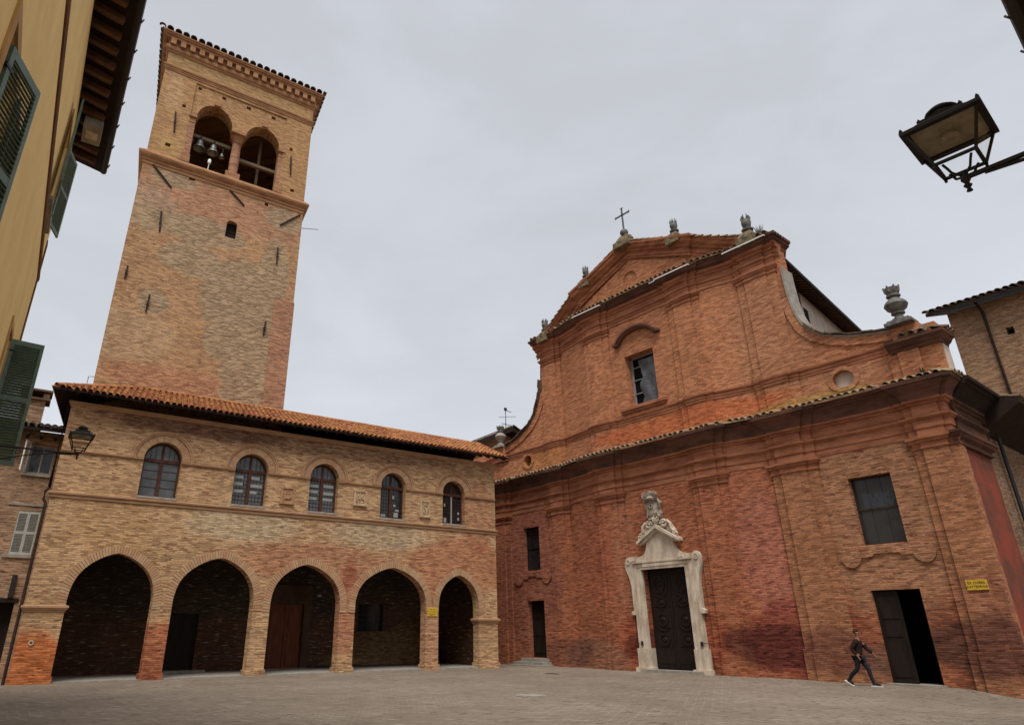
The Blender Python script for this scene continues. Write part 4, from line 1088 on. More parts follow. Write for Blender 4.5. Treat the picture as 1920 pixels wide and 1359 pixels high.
    bm = B(); sweep(bm, up, [(.24, 18.20), (.40, 18.30), (.44, 18.32), (.44, 18.42), (.52, 18.46), (.54, 18.58), (-.3, 18.74)]); obj('cornice', bm, M['church_mould_shaded'], en)
    bm = B(); tile_edge(bm, [(-7.4, -.12, 0), (-5.5, -.12, 0), (-3.2, -.62, 0), (4.4, -.62, 0), (6.3, -.14, 0), (8.4, -.14, 0)], .60, 18.6, .7, .2)
    obj('cornice_tiles', bm, M['tile_cornice'], en)
    for a, b in ((-3.1, -1.5), (2.6, 4.3), (6.3, 8.1)):
        bm = B(); sweep(bm, fac_path(0, 2, s0=a, s1=b), [(.53, 18.45), (.555, 18.45), (.555, 18.50), (.53, 18.505)]); obj('lead_flashing', bm, M['white_metal'], en)
    # pediment
    AX, AZ, K = .62, 21.75, .425
    def rz(s): return AZ - K * abs(s - AX)
    bm = B()
    facade_wall(bm, 18.0, lambda s: rz(s) - .25, -7.0, 8.1, [])
    facade_wall(bm, 17.2, lambda s: 18.3, -7.05, 8.1, [])
    obj('pediment', bm, M['brick_church_upper'], T)
    bm = B()
    tri = [(AX, rz(AX) - .98), (5.1, rz(5.1) - .98), (5.1, 18.7), (-3.9, 18.7), (-3.9, rz(-3.9) - .98)]
    cir = ellipse(.52, 19.62, .46, .46, 24)
    slab(bm, [(-2.8, 18.75), (4.05, 18.75), (4.05, rz(4.05) - 1.0), (AX, rz(AX) - 1.0), (-2.8, rz(-2.8) - 1.0)], [cir], -.60, -.50)
    obj('tympanum_panel', bm, M['brick_church_upper'], T)
    bm = B()
    for (s0, s1) in ((-7.45, AX), (AX, 8.45)):
        seg = [s for s in sorted({s0, s1, -5.5, -3.12, -3.1, -1.4, 2.62, 4.34, 4.36, 6.22}) if s0 <= s <= s1]
        pts = []
        for s in seg:
            pts.append((s, -(base_d(max(-7, min(8, s))) + (.12 if -3.11 < s < -1.3 or 2.6 < s < 4.35 else 0)), rz(s)))
        sweep(bm, pts, [(0, -.88), (.05, -.86), (.05, -.74), (.11, -.72), (.13, -.62), (.06, -.60), (.06, -.46), (.20, -.42), (.22, -.34), (.40, -.26), (.42, -.12), (.52, -.06), (.53, .06), (-.5, .12)])
    obj('raking_cornice', bm, M['church_mould'], T)
    bm = B(); lay = tint_layer(bm)
    for sg in (-1, 1):
        s = .2
        while s < 7.7:
            x = AX + sg * s; dn = Vector((sg, 0, -K)).normalized(); dd = base_d(max(-7, min(8, x)))
            for yy in (.46, .22, -.02, -.26):
                half_tile(bm, Vector((x, -(dd + yy), rz(x) + .09 + random.uniform(0, .03))), Vector((0, 1, 0)), (dn + Vector((0, 0, .05))).normalized(), Vector((sg * K, 0, 1)).normalized(), .46, .10, .118, lay, random.random())
            s += .37
    obj('pediment_tiles', bm, M['tile_cornice'], T)
    # hood over the upper window, sill, recessed glazing with torn sheeting
    d = base_d(.5)
    bm = B()
    ho = [(.49 + 1.42 * cos(a), 15.62 + 1.12 * sin(a)) for a in [radians(22 + (136) * k / 20) for k in range(21)]]; hi = [(.49 + 1.24 * cos(a), 15.62 + .90 * sin(a)) for a in [radians(22 + 136 * k / 20) for k in range(21)]]
    slab(bm, ho + hi[::-1], (), -d - .24, -d); hm = [(.49 + 1.33 * cos(a), 15.62 + 1.0 * sin(a)) for a in [radians(22 + 136 * k / 20) for k in range(21)]]
    slab(bm, ho + hm[::-1], (), -d - .33, -d - .239)
    for x in (-.83, 1.81): box(bm, x - .16, x + .16, -d - .30, -d, 15.92, 16.04)
    obj('window_hood', bm, M['church_mould_shaded'], T)
    bm = B(); box(bm, -.95, 1.88, -d - .20, -d + .3, 12.20, 12.34); box(bm, -.85, 1.78, -d - .12, -d + .3, 12.08, 12.20); obj('sill', bm, M['church_mould'], T)
    bm = B(); y = -d + .52
    slab(bm, rect(-.45, 1.37, 12.42, 15.26), [rect(-.35, 1.27, 12.5, 15.16)], y, y + .06)
    for z in (13.2, 13.95, 14.65): box(bm, -.4, 1.3, y - .02, y + .04, z - .02, z + .02)
    w = obj('upper_window', bm, M['iron_grey'], T)
    bm = B(); box(bm, -.45, 1.37, y + .1, y + .14, 12.42, 15.26); obj('pane', bm, M['black_void'], w)
    bm = B(); cols = []
    for i in range(11):
        zz = 12.45 + 2.55 * i / 10; xl = .12 + .10 * sin(i * 1.1) + (.14 if i == 6 else 0) - .12 * (i < 2)
        cols.append([bm.verts.new((xl + (1.30 - xl) * j / 5, y - .05 + .04 * sin(j * 1.7 + i * .8), zz + .03 * sin(j * 2.1))) for j in range(6)])
    for i in range(10):
        for j in range(5): bm.faces.new([cols[i][j], cols[i][j + 1], cols[i + 1][j + 1], cols[i + 1][j]])
    obj('torn_sheet', bm, M['plastic_film'], w, smooth=60, recalc=False)
    # oval openings
    for (cx, cz, rx, rz_, blocked) in ((9.84, 11.06, .42, .36, True), (-8.70, 11.20, .32, .34, False)):
        bm = B(); slab(bm, ellipse(cx, cz, rx + .20, rz_ + .16, 28), [ellipse(cx, cz, rx, rz_, 28)], -.09, -.0)
        o = obj('oval_surround', bm, M['brick_church_upper'], T)
        bm = B(); yb = .18 if blocked else .5; slab(bm, ellipse(cx, cz, rx + .02, rz_ + .02, 24), (), yb, yb + .05); obj('oval_infill', bm, M['plaster_pale'] if blocked else M['black_void'], o)
    # coping of the sweeping side scrolls
    for side in (1, -1):
        pts = volute_pts(side); bm = B(); off = .34
        inn = []
        for i, p in enumerate(pts):
            a = pts[max(0, i - 1)]; b = pts[min(len(pts) - 1, i + 1)]; t = Vector((b[0] - a[0], b[1] - a[1])).normalized(); n = Vector((-t.y, t.x)) * -1
            if side < 0: n = -n
            inn.append((p[0] + n.x * off, p[1] + n.y * off))
        inn = inn[2:]
        slab(bm, pts[2:] + inn[::-1], (), -.13, .0)
        obj('volute_band', bm, M['brick_church_upper'], T)
        bm = B(); 
        # stone coping along the top edge
        for i in range(len(pts) - 1):
            a, b = pts[i], pts[i + 1]
            q = [(a[0], -.16, a[1]), (b[0], -.16, b[1]), (b[0], .8, b[1]), (a[0], .8, a[1])]
            t = Vector((b[0] - a[0], 0, b[1] - a[1])).normalized(); n = Vector((-t.z, 0, t.x))
            if n.z < 0 or (abs(n.z) < .05 and n.x * side < 0): n = -n
            v = [bm.verts.new(p) for p in q] + [bm.verts.new(Vector(p) + n * .09) for p in q]
            for ix in ((0, 1, 2, 3), (4, 5, 6, 7), (0, 1, 5, 4), (2, 3, 7, 6), (1, 2, 6, 5), (3, 0, 4, 7)): bm.faces.new([v[k] for k in ix])
        vc = obj('volute_coping', bm, M['stone_step'] if side > 0 else M['tile_dark'], T)
        bm = B()
        for i in range(4 if side > 0 else 1, len(pts) - 1):
            a, b = Vector((pts[i][0], 0, pts[i][1])), Vector((pts[i + 1][0], 0, pts[i + 1][1])); t = (b - a).normalized(); L = (b - a).length
            n = Vector((-t.z, 0, t.x)); n = n if n.z > 0 else -n
            k = 0
            while k < L:
                p = a + t * k + n * (.10 + random.uniform(0, .03))
                tw = random.uniform(-.04, .10)
                Mx = Matrix.Translation(p) @ Matrix(((t.x, 0, n.x, 0), (0, 1, 0, 0), (t.z, 0, n.z, 0), (0, 0, 0, 1))) @ Matrix.Rotation(tw, 4, 'Y')
                box(bm, 0, min(.52, L - k + .08), -.30 + random.uniform(-.04, .04), .75, 0, .045, M=Mx); k += .46
        obj('coping_tile', bm, M['tile_dark'], vc)
    # right end of the upper wall: small cornice, block for the urn
    bm = B()
    sweep(bm, [(11.72, -.24, 0), (13.41, -.24, 0), (13.41, .72, 0)], [(0, 11.44), (.04, 11.46), (.06, 11.54), (.14, 11.60), (.22, 11.72), (.30, 11.76), (.31, 11.86), (-.1, 12.0)])
    obj('end_cornice', bm, M['church_mould_shaded'], T)
    bm = B(); tile_edge(bm, [(13.41, -.3, 0), (13.41, .72, 0)], .36, 11.9, .5, .2); tile_edge(bm, [(12.2, -.2, 0), (13.2, -.2, 0)], .3, 11.95, .4, .3); obj('end_tiles', bm, M['tile_dark'], T)
    bm = B(); box(bm, 13.405, 13.44, .05, .70, 10.2, 11.46); obj('pale_quoin', bm, M['plaster_pale'], T)
    bm = B(); box(bm, 12.02, 12.95, -.34, .75, 11.7, 12.44); obj('urn_plinth', bm, M['brick_church_upper'], T)
    bm = B(); box(bm, -11.35, -10.6, -.3, .6, 11.9, 12.45); obj('urn_plinth', bm, M['brick_church_upper'], T)
    # ---- body of the church behind the front
    bm = B()
    e0, e1 = (8.1, .5), (6.45, 14.8)
    w0, w1 = (7.35, .72), (5.7, 14.8)
    quadw = [(w0[0], w0[1]), (w1[0], w1[1]), (-4.6, 14.8), (-6.4, .72)]
    vb = [bm.verts.new((p[0], p[1], 9.5)) for p in quadw]; vt = [bm.verts.new((p[0], p[1], 18.02)) for p in quadw]
    for i in range(4): bm.faces.new([vb[i], vb[(i + 1) % 4], vt[(i + 1) % 4], vt[i]])
    nave = obj('nave', bm, M['plaster_pale'], T)
    bm = B(); rA, rB = (.62, .85, 21.4), (.1, 15.2, 21.4)
    for (p, q, m) in (((8.1, .85, 18.0), (6.43, 15.2, 18.0), 1), ((-6.9, .85, 18.0), (-5.2, 15.2, 18.0), -1)):
        v = [bm.verts.new(x) for x in (p, q, rB, rA)]; w_ = [bm.verts.new((x[0], x[1], x[2] - .14)) for x in (p, q, rB, rA)]
        bm.faces.new(v); bm.faces.new(w_[::-1])
        for i in range(4): bm.faces.new([v[i], v[(i + 1) % 4], w_[(i + 1) % 4], w_[i]])
    rf = obj('nave_roof', bm, M['wood_soffit_shaded'], T)
    bm = B(); dv = Vector((6.43 - 8.1, 15.2 - .85, 0)).normalized(); nv = Vector((dv.y, -dv.x, 0))
    dn = (nv * 1.0 + Vector((0, 0, -.42))).normalized()
    tile_field(bm, Vector((8.1, .9, 18.02)), dv, dn, 14.4, lambda x: (0, 1.2), pitch=.24)
    obj('roof_tiles', bm, M['tile_dark'], rf)
    bm = B()
    for k in range(36):
        p = Vector((8.1, .95, 17.86)) + dv * (.40 * k)
        q = p - nv * .95 + Vector((0, 0, .38)); tube(bm, [p - nv * .04, q], .055, 4)
    obj_loose('rafter', bm, M['wood_rafter'], rf)
    bm = B(); tube(bm, [Vector((8.16, .8, 17.95)), Vector((8.16, .8, 17.95)) + dv * 14.4], .075, 8); obj('gutter', bm, M['iron'], rf)
    # little window and pipe on the nave side wall
    dw = Vector((w1[0] - w0[0], w1[1] - w0[1], 0)).normalized(); nw = Vector((dw.y, -dw.x, 0))
    Mw = Matrix(((dw.x, -nw.x, 0, w0[0]), (dw.y, -nw.y, 0, w0[1]), (0, 0, 1, 0), (0, 0, 0, 1)))
    bm = B(); slab(bm, rect(4.25, 5.35, 15.2, 17.3), [rect(4.42, 5.2, 15.3, 17.15)], -.05, .02, M=Mw); w = obj('nave_window', bm, M['plaster_pale'], nave)
    bm = B(); box(bm, 4.42, 5.2, -.02, .02, 15.3, 17.15, M=Mw); obj('pane', bm, M['black_void'], w)
    bm = B(); tube(bm, [Mw @ Vector((3.75, -.10, 17.9)), Mw @ Vector((3.75, -.10, 10))], .10, 8); obj('rain_pipe', bm, M['iron_rust'], nave, smooth=40)
    # right flank: side wall with its pilaster, then lower chapel with deep dark eaves
    bm = B(); box(bm, 12.2, 12.93, .6, 3.9, -1.2, 10.0); box(bm, 12.6, 13.06, -.14, .5, -1.2, 8.2); obj('flank_pilaster', bm, M['church_mould'], T)
    bm = B(); box(bm, 12.4, 12.99, .5, 3.55, -1.2, 7.95); obj('flank_panel', bm, M['red_plaster'], T)
    bm = B(); sweep(bm, [(12.93, -.16, 0), (13.06, -.16, 0), (13.06, 3.6, 0), (12.9, 3.6, 0)], [(0, 7.66), (.06, 7.68), (.06, 7.76), (.02, 7.78), (.02, 7.88), (.16, 7.94), (.18, 8.02), (.24, 8.06), (.25, 8.14), (0, 8.15)]); obj('capital', bm, M['church_mould_shaded'], T)
    bm = B(); box(bm, 8.3, 12.88, 3.9, 13.0, -1.4, 9.3); obj('chapel_wall', bm, M['brick_side'], T)
    bm = B()
    v = [bm.verts.new(p) for p in ((12.8, 3.92, 8.7), (12.8, 12.8, 8.7), (14.35, 12.8, 9.72), (14.35, 3.92, 9.72), (14.35, 3.92, 9.9), (14.35, 12.8, 9.9), (8.2, 12.8, 11.6), (8.2, 3.92, 11.6))]
    for ix in ((0, 1, 2, 3), (3, 2, 5, 4), (4, 5, 6, 7), (0, 3, 4, 7), (1, 2, 5, 6)): bm.faces.new([v[k] for k in ix])
    cr = obj('chapel_roof', bm, M['wood_soffit_shaded'], T)
    bm = B(); tile_field(bm, Vector((14.4, 12.8, 9.92)), (0, -1, 0), Vector((1, 0, -.26)).normalized(), 8.9, lambda x: (0, 1.4), pitch=.25); obj('roof_tiles', bm, M['tile_dark'], cr)
    bm = B(); tube(bm, [(13.05, 5.4, 8.8), (13.05, 5.4, -.4)], .07, 8); obj('rain_pipe', bm, M['iron'], T, smooth=40)
    return T
build_church()

# ------------------------------------------------------------------ urns, cross and crest of the church
URN = [(.30, 0), (.30, .10), (.22, .14), (.15, .24), (.14, .30), (.26, .34), (.26, .38), (.20, .42), (.38, .58), (.45, .74), (.40, .86), (.28, .98), (.20, 1.04), (.17, 1.10), (.27, 1.15), (.27, 1.20), (.19, 1.24), (.24, 1.40), (.28, 1.55), (.22, 1.56), (.15, 1.45)]
SMALL = [(.34, 0), (.33, .10), (.22, .22), (.13, .30), (.12, .36), (.20, .40), (.20, .45), (.12, .48), (.14, .54), (.19, .66), (.16, .78), (.06, .84)]
def urn(name, label, s, d, z, kind, scale, mat):
    x, y, _ = ch_w(s, -d)
    t = thing(name, label, 'urn', (x, y, z), CA, 'stone finials along the church front')
    if kind == 'big':
        bm = B(); box(bm, -.52, .52, -.42, .42, 0, .13); box(bm, -.42, .42, -.34, .34, .13, .22); obj('plinth', bm, mat, t)
        bm = B(); lathe(bm, [(r, h + .20) for r, h in URN[:14]], n=24); obj('vase', bm, mat, t, smooth=40)
        bm = B(); lathe(bm, [(r, h + .20) for r, h in URN[13:]], n=24)
        for k in range(7):
            a = 2 * pi * k / 7; tube(bm, [(.22 * cos(a), .22 * sin(a), 1.55), (.26 * cos(a), .26 * sin(a), 1.70), (.30 * cos(a), .30 * sin(a), 1.82)], [.07, .06, .03], 6)
        obj('flame', bm, M['stone_grey'], t, smooth=40)
    else:
        bm = B(); lathe(bm, [(.42, -.4), (.42, .02), (.36, .06), (.30, .20), (.18, .34), (.12, .42)], sq=True); obj('plinth', bm, M['stone_mossy'], t)
        bm = B(); lathe(bm, [(.12, .38), (.24, .44), (.25, .50), (.13, .55), (.12, .60), (.18, .68), (.21, .84), (.18, .98), (.08, 1.06)], n=18)
        for k in range(6):
            a = 2 * pi * k / 6 + kind; tube(bm, [(.13 * cos(a), .13 * sin(a), .92), (.17 * cos(a), .17 * sin(a), 1.08), (.14 * cos(a), .14 * sin(a), 1.22)], [.06, .055, .025], 6)
        obj('flame', bm, mat, t, smooth=40)
    t.scale = (scale,) * 3
    return t
urn('urn', 'big bulbous grey stone urn on the right end of the church front', 12.42, .3, 12.44, 'big', .92, M['stone_grey'])
urn('urn', 'pale weathered urn at the left end of the church front, behind the loggia roof', -11.0, .2, 12.45, 'big', .80, M['stone_step'])
urn('urn', 'spiky flame finial on a mossy block at the right end of the upper cornice', 7.35, .35, 18.85, .4, 1.1, M['stone_grey'])
urn('urn', 'small dark finial just right of the cross on the pediment slope', 3.75, .75, 20.55, .9, .95, M['stone_grey'])
urn('urn', 'small dark finial left of the cross on the pediment slope', -2.4, .75, 20.58, .2, .9, M['stone_grey'])
urn('urn', 'thin finial at the left end of the upper cornice', -6.3, .4, 18.55, .6, 1.0, M['stone_grey'])

def cross():
    x, y, _ = ch_w(.66, -.8)
    t = thing('cross', 'slender iron cross on a stone ball at the top of the pediment', 'cross', (x, y, 21.7), CA)
    bm = B(); lathe(bm, [(.52, -.3), (.50, .06), (.40, .12), (.34, .28), (.24, .44), (.16, .50)], sq=True)
    for sg in (-1, 1): tube(bm, [(sg * .52, -.1, .08), (sg * .40, -.1, .30), (sg * .26, -.1, .42), (sg * .14, -.1, .56)], [.13, .12, .10, .06], 8)
    obj('pedestal', bm, M['stone_mossy'], t, smooth=40)
    bm = B(); lathe(bm, [(.12, .48)] + [(.235 * cos(a), .78 + .235 * sin(a)) for a in [radians(-70 + 16 * k) for k in range(11)]], n=20); obj('ball', bm, M['stone_grey'], t, smooth=60)
    bm = B(); box(bm, -.045, -.02, -.02, .02, .98, 2.36); box(bm, .02, .045, -.02, .02, .98, 2.36); box(bm, -.42, .42, -.02, .02, 1.99, 2.015); box(bm, -.42, .42, -.02, .02, 1.925, 1.95)
    for k in range(6): box(bm, -.03, .03, -.012, .012, 1.1 + k * .2, 1.12 + k * .2)
    for (cx, cz, dx, dz) in ((-.42, 1.97, -1, 0), (.42, 1.97, 1, 0), (0, 2.38, 0, 1)):
        for a in (-.9, 0, .9):
            ddx, ddz = dx * cos(a) - dz * sin(a), dx * sin(a) + dz * cos(a)
            tube(bm, [(cx, 0, cz), (cx + ddx * .13, 0, cz + ddz * .13)], [.035, .012], 6)
    obj('cross_bars', bm, M['iron'], t)
cross()

def crest():
    x, y, _ = ch_w(.42, -.60)
    t = thing('coat_of_arms', 'carved white stone shield with crown-like helm above the church portal', 'coat of arms', (x, y, 6.44), CA)
    bm = B()
    o = [(.0, 0), (.20, .04), (.36, .16), (.40, .36), (.33, .52), (.36, .70), (.42, .85), (.38, .98), (.18, 1.02), (0, .98)]
    sh = o + [(-a, z) for a, z in o[::-1][1:-1]]
    slab(bm, sh, (), -.16, .06); obj('shield_frame', bm, M['stone_aged'], t)
    bm = B(); rings = []
    for k, f in enumerate((.80, .62, .36, .08)):
        rings.append([bm.verts.new((a * f, -.165 - .035 * k, .5 + (z - .5) * f)) for a, z in sh])
    for r0, r1 in zip(rings, rings[1:]):
        for i in range(len(sh)): bm.faces.new([r0[i], r0[(i + 1) % len(sh)], r1[(i + 1) % len(sh)], r1[i]])
    bm.faces.new(rings[-1])
    slab(bm, ellipse(0, .70, .12, .10, 16), [ellipse(0, .70, .07, .06, 16)], -.31, -.22)
    obj('shield', bm, M['stone_aged'], t, smooth=50)
    bm = B()
    for sg in (-1, 1):
        tube(bm, [(sg * .05, -.2, .10), (sg * .24, -.22, .08), (sg * .34, -.2, .22), (sg * .22, -.2, .34)], [.05, .06, .055, .04], 8)
        tube(bm, [(sg * .38, -.16, .60), (sg * .42, -.18, .82), (sg * .36, -.2, .98), (sg * .20, -.2, 1.03)], [.04, .05, .05, .04], 8)
        tube(bm, [(sg * .06, -.18, -.02), (sg * .14, -.2, -.08), (sg * .24, -.18, -.14)], [.05, .05, .04], 8)
    obj('scroll', bm, M['stone_aged'], t, smooth=50)
    bm = B()
    rnd = random.Random(4)
    for k in range(16):
        a = pi * k / 15; px, pz = .36 * cos(a), 1.06 + .10 * sin(a * 2) * (k % 2)
        tube(bm, [(px * .5, -.12, 1.02), (px * .95, -.28 - .05 * rnd.random(), 1.12 + .12 * sin(a)), (px * 1.2, -.36, 1.20 + .16 * sin(a) + .06 * rnd.random())], [.06, .075, .045], 8)
    lathe(bm, [(.26, 1.0), (.30, 1.06), (.24, 1.16), (.12, 1.24)], (0, -.14, 0), 16)
    obj('helm', bm, M['stone_aged'], t, smooth=50)
crest()

def church_sign():
    x, y, _ = ch_w(12.42, -.27)
    t = thing('sign', 'yellow two-line sign on the brick corner pilaster, right of the open door', 'sign', (x, y, 2.83), CA)
    bm = B(); box(bm, -.30, .30, -.03, 0, 0, .32); obj('board', bm, M['sign_yellow'], t)
    for txt, z, sz in (('EX CHIESA', .19, .105), ('CATTEDRALE', .075, .095)):
        cu = bpy.data.curves.new('lettering', 'FONT'); cu.body = txt; cu.size = sz; cu.align_x = 'CENTER'; cu.extrude = .002
        ob = bpy.data.objects.new('lettering_source', cu); link(ob)
        dg = bpy.context.evaluated_depsgraph_get(); me = bpy.data.meshes.new_from_object(ob.evaluated_get(dg))
        bpy.data.objects.remove(ob)
        me.materials.clear(); me.materials.append(M['sign_ink'])
        o = bpy.data.objects.new('lettering', me); link(o); o.parent = t
        o.rotation_euler = (pi / 2, 0, 0); o.location = (0, -.034, z)
church_sign()

# ------------------------------------------------------------------ yellow house on the left of the street mouth
WH = radians(32.8); YWx, YWy = -sin(WH), cos(WH); E_ = 1.08
def ye_w(u, off, z=0): return (-cos(WH) * (E_ - off) + YWx * u, -sin(WH) * (E_ - off) + YWy * u, z)
# local frame: x = along the wall (away from the camera), y = into the house
YA = atan2(YWy, YWx)
def louvre_leaf(bm_f, bm_s, w, z0, z1, rails=(0.0, .5, 1.0), th=.04, st=.065, pitch=.056, tilt=-38):
    """leaf in its own plane: x 0..w, y thickness, z0..z1; frame in bm_f, slats in bm_s"""
    box(bm_f, 0, st, -th / 2, th / 2, z0, z1); box(bm_f, w - st, w, -th / 2, th / 2, z0, z1)
    for r in rails:
        zc = z0 + (z1 - z0 - .1) * r; box(bm_f, st, w - st, -th / 2 + .002, th / 2 - .002, zc, zc + .1)
    for a, b in zip(rails, rails[1:]):
        lo, hi = z0 + (z1 - z0 - .1) * a + .1, z0 + (z1 - z0 - .1) * b
        n = int((hi - lo) / pitch)
        for k in range(n):
            zc = lo + (hi - lo) * (k + .5) / n
            box(bm_s, st - .005, w - st + .005, -.031, .031, -.004, .004, M=Matrix.Translation((0, 0, zc)) @ Matrix.Rotation(radians(tilt), 4, 'X'))

def shutter(parent, hinge, ang, w, z0, z1, rails=(0, .5, 1.0), label=None, tilt=-38):
    bf, bs = B(), B(); louvre_leaf(bf, bs, w, z0, z1, rails, tilt=tilt)
    f = obj('shutter', bf, M['shutter_green'], parent); s = obj('louvre', bs, M['shutter_green'], f)
    f.location = (hinge[0], hinge[1], 0); f.rotation_euler = (0, 0, ang)
    if label: f['label'] = label
    bm = B()
    for z in (z0 + .25, z1 - .25): box(bm, -.03, .10, -.028, .028, z - .02, z + .02)
    obj('hinge', bm, M['iron'], f)
    return f

def build_yellow_house():
    T = thing('yellow_house', 'yellow plastered house with green louvred shutters and dark rafter eaves', 'house', ye_w(0, 0), YA)
    # local: x = u, y = into the house is to the left of travel, i.e. +y
    U0, U1, ZT = 1.0, 18.75, 14.0
    def win_hole(u0, u1, z0, z1): return rect(u0, u1, z0, z1)
    wins = [(6.12, 7.22, 4.75, 7.02), (14.9, 15.75, 4.75, 7.3), (15.25, 16.5, 10.65, 12.85)]
    bm = B(); slab(bm, rect(U0, U1, -.5, ZT), [win_hole(*w) for w in wins], 0, .45)
    box(bm, U1 - .45, U1, .45, 9, -.5, ZT); box(bm, U0, U0 + .4, .45, 9, -.5, ZT); box(bm, U0, U1, 9, 9.3, -.5, ZT)
    obj('wall', bm, M['yellow_plaster'], T)
    bm = B(); box(bm, U0 + .5, U1 - .5, 1.2, 1.25, .2, ZT - .2); obj('interior', bm, M['black_void'], T)
    bm = B(); sweep(bm, [(U0, 0, 0), (U1, 0, 0), (U1, 3, 0)], [(0, 10.08), (.03, 10.09), (.05, 10.16), (.05, 10.22), (0, 10.24)]); obj('string_course', bm, M['brown_paint'], T)
    bm = B(); box(bm, U1 - .28, U1 + .025, -.025, .4, 7.0, 11.2); obj('corner_strip', bm, M['brown_paint'], T)
    for (u0, u1, z0, z1) in wins:
        bm = B(); slab(bm, rect(u0 - .16, u1 + .16, z0 - .12, z1 + .16), [rect(u0, u1, z0, z1)], -.03, .002); w = obj('window', bm, M['tan_paint'], T)
        bm = B(); slab(bm, rect(u0, u1, z0, z1), [rect(u0 + .07, (u0 + u1) / 2 - .03, z0 + .07, z1 - .07), rect((u0 + u1) / 2 + .03, u1 - .07, z0 + .07, z1 - .07)], .22, .28); obj('frame', bm, M['stone_white'], w)
        bm = B(); box(bm, u0, u1, .25, .262, z0, z1); obj('pane', bm, M['glass_dark'], w)
        bm = B(); box(bm, u0 - .2, u1 + .2, -.10, .2, z0 - .20, z0 - .121); obj('sill', bm, M['stone_step'], w)
    # near shutter ajar, near left edge of the picture
    shutter(T, (6.22, -.03), -radians(22.5), .62, 4.75, 6.80, (0, .42, 1.0), 'near green shutter standing ajar, its slats seen from below', tilt=38)
    bf, bs = B(), B(); louvre_leaf(bf, bs, .66, 4.75, 7.0, (0, .42, 1.0)); f = obj('shutter', bf, M['shutter_shaded'], T); obj('louvre', bs, M['shutter_shaded'], f); f.location = (7.26, -.06, 0)  # leaf hidden behind the near one, added to darken the gaps between its slats
    # upper window: one leaf folded on the wall, the far one standing out
    shutter(T, (15.22, -.14), pi - radians(-3), .72, 10.65, 12.9, (0, .5, 1.0))
    shutter(T, (16.55, -.05), -radians(18), .66, 10.65, 12.9, (0, .5, 1.0))
    # lower window: leaf standing straight out
    shutter(T, (15.78, -.03), -radians(84), .60, 4.72, 7.34, (0, .52, 1.0), 'green shutter standing straight out from the wall above the street lamp')
    # eaves
    OV = .80
    bm = B()
    v = [(U0, -OV, 14.30), (U1 + .6, -OV, 14.30), (U1 + .6, .45, 14.55), (U0, .45, 14.55)]
    a = [bm.verts.new(p) for p in v]; b = [bm.verts.new((p[0], p[1], p[2] + .1)) for p in v]
    bm.faces.new(a); bm.faces.new(b)
    for i in range(4): bm.faces.new([a[i], a[(i + 1) % 4], b[(i + 1) % 4], b[i]])
    ea = obj('eave', bm, M['wood_soffit_shaded'], T)
    bm = B(); u = -.5
    while u < U1 + .2:
        Mx = Matrix.Translation((u, 0, 14.38)) @ Matrix.Rotation(radians(-11.3) * -1, 4, 'X')
        box(bm, 0, .14, -OV + .18, .3, -.10, .06, M=Mx); u += .52
    obj_loose('rafter', bm, M['wood_rafter'], ea)
    bm = B(); tube(bm, [(U0, -OV - .05, 14.36), (U1 + .62, -OV - .05, 14.36)], .085, 8)
    u = 4.0
    while u < U1 + .5: tube(bm, [(u, -OV - .13, 14.30), (u, -OV - .17, 14.42)], .02, 5); u += 1.0
    obj('gutter', bm, M['iron'], ea, smooth=40)
    bm = B(); quad(bm, (U0, -OV - .02, 14.40), (U1 + .6, -OV - .02, 14.40), (U1 + .6, 4.6, 16.0), (U0, 4.6, 16.0)); quad(bm, (U0, 9.8, 14.3), (U1 + .6, 9.8, 14.3), (U1 + .6, 4.6, 16.0), (U0, 4.6, 16.0)); obj('roof', bm, M['tile_dark'], T)
    # small box fixed under the eaves
    x, y, _ = ye_w(17.2, .40)
    t = thing('alarm_box', 'small beige box fixed under the dark eaves of the yellow house', 'box', (x, y, 13.95), YA)
    bm = B(); box(bm, -.42, .42, -.22, .22, 0, .24); obj('casing', bm, M['stone_step'], t)
    bm = B(); box(bm, -.16, .16, -.14, .14, -.03, .001); obj('cover', bm, M['stone_white'], t)
build_yellow_house()

# ------------------------------------------------------------------ house on the right (only its eave reaches the picture)
RH = radians(49.2)
def ri_w(u, off, z=0): return (cos(RH) * (.9 - off) + sin(RH) * u, -sin(RH) * (.9 - off) + cos(RH) * u, z)
def build_right_house():
    A = pi / 2 - RH
    T = thing('corner_house', 'house on the right whose dark gutter and eave cut the upper right corner', 'house', ri_w(0, 0), A)
    # local x = along, y = to the left of travel -> toward the street is +y ; house body at -y
    bm = B(); box(bm, 1.5, 15, -7, 0, -.5, 8.3); obj('wall', bm, M['yellow_plaster'], T)
    bm = B()
    v = [(1.3, .86, 8.40), (15.3, .86, 8.40), (15.3, -.3, 8.65), (1.3, -.3, 8.65)]
    a = [bm.verts.new(p) for p in v]; b = [bm.verts.new((p[0], p[1], p[2] + .1)) for p in v]; bm.faces.new(a); bm.faces.new(b)
    for i in range(4): bm.faces.new([a[i], a[(i + 1) % 4], b[(i + 1) % 4], b[i]])
    ea = obj('eave', bm, M['wood_soffit_shaded'], T)
    bm = B(); tube(bm, [(1.3, .88, 8.44), (15.3, .88, 8.44)], .07, 8)
    u = 1.6
    while u < 15: tube(bm, [(u, .93, 8.40), (u, .98, 8.48)], .015, 5); u += .8
    obj('gutter', bm, M['iron'], ea, smooth=40)
    bm = B(); quad(bm, (1.3, .86, 8.52), (15.3, .86, 8.52), (15.3, -3.5, 9.9), (1.3, -3.5, 9.9)); quad(bm, (1.3, -7.8, 8.5), (15.3, -7.8, 8.5), (15.3, -3.5, 9.9), (1.3, -3.5, 9.9)); obj('roof', bm, M['tile_dark'], T)
build_right_house()

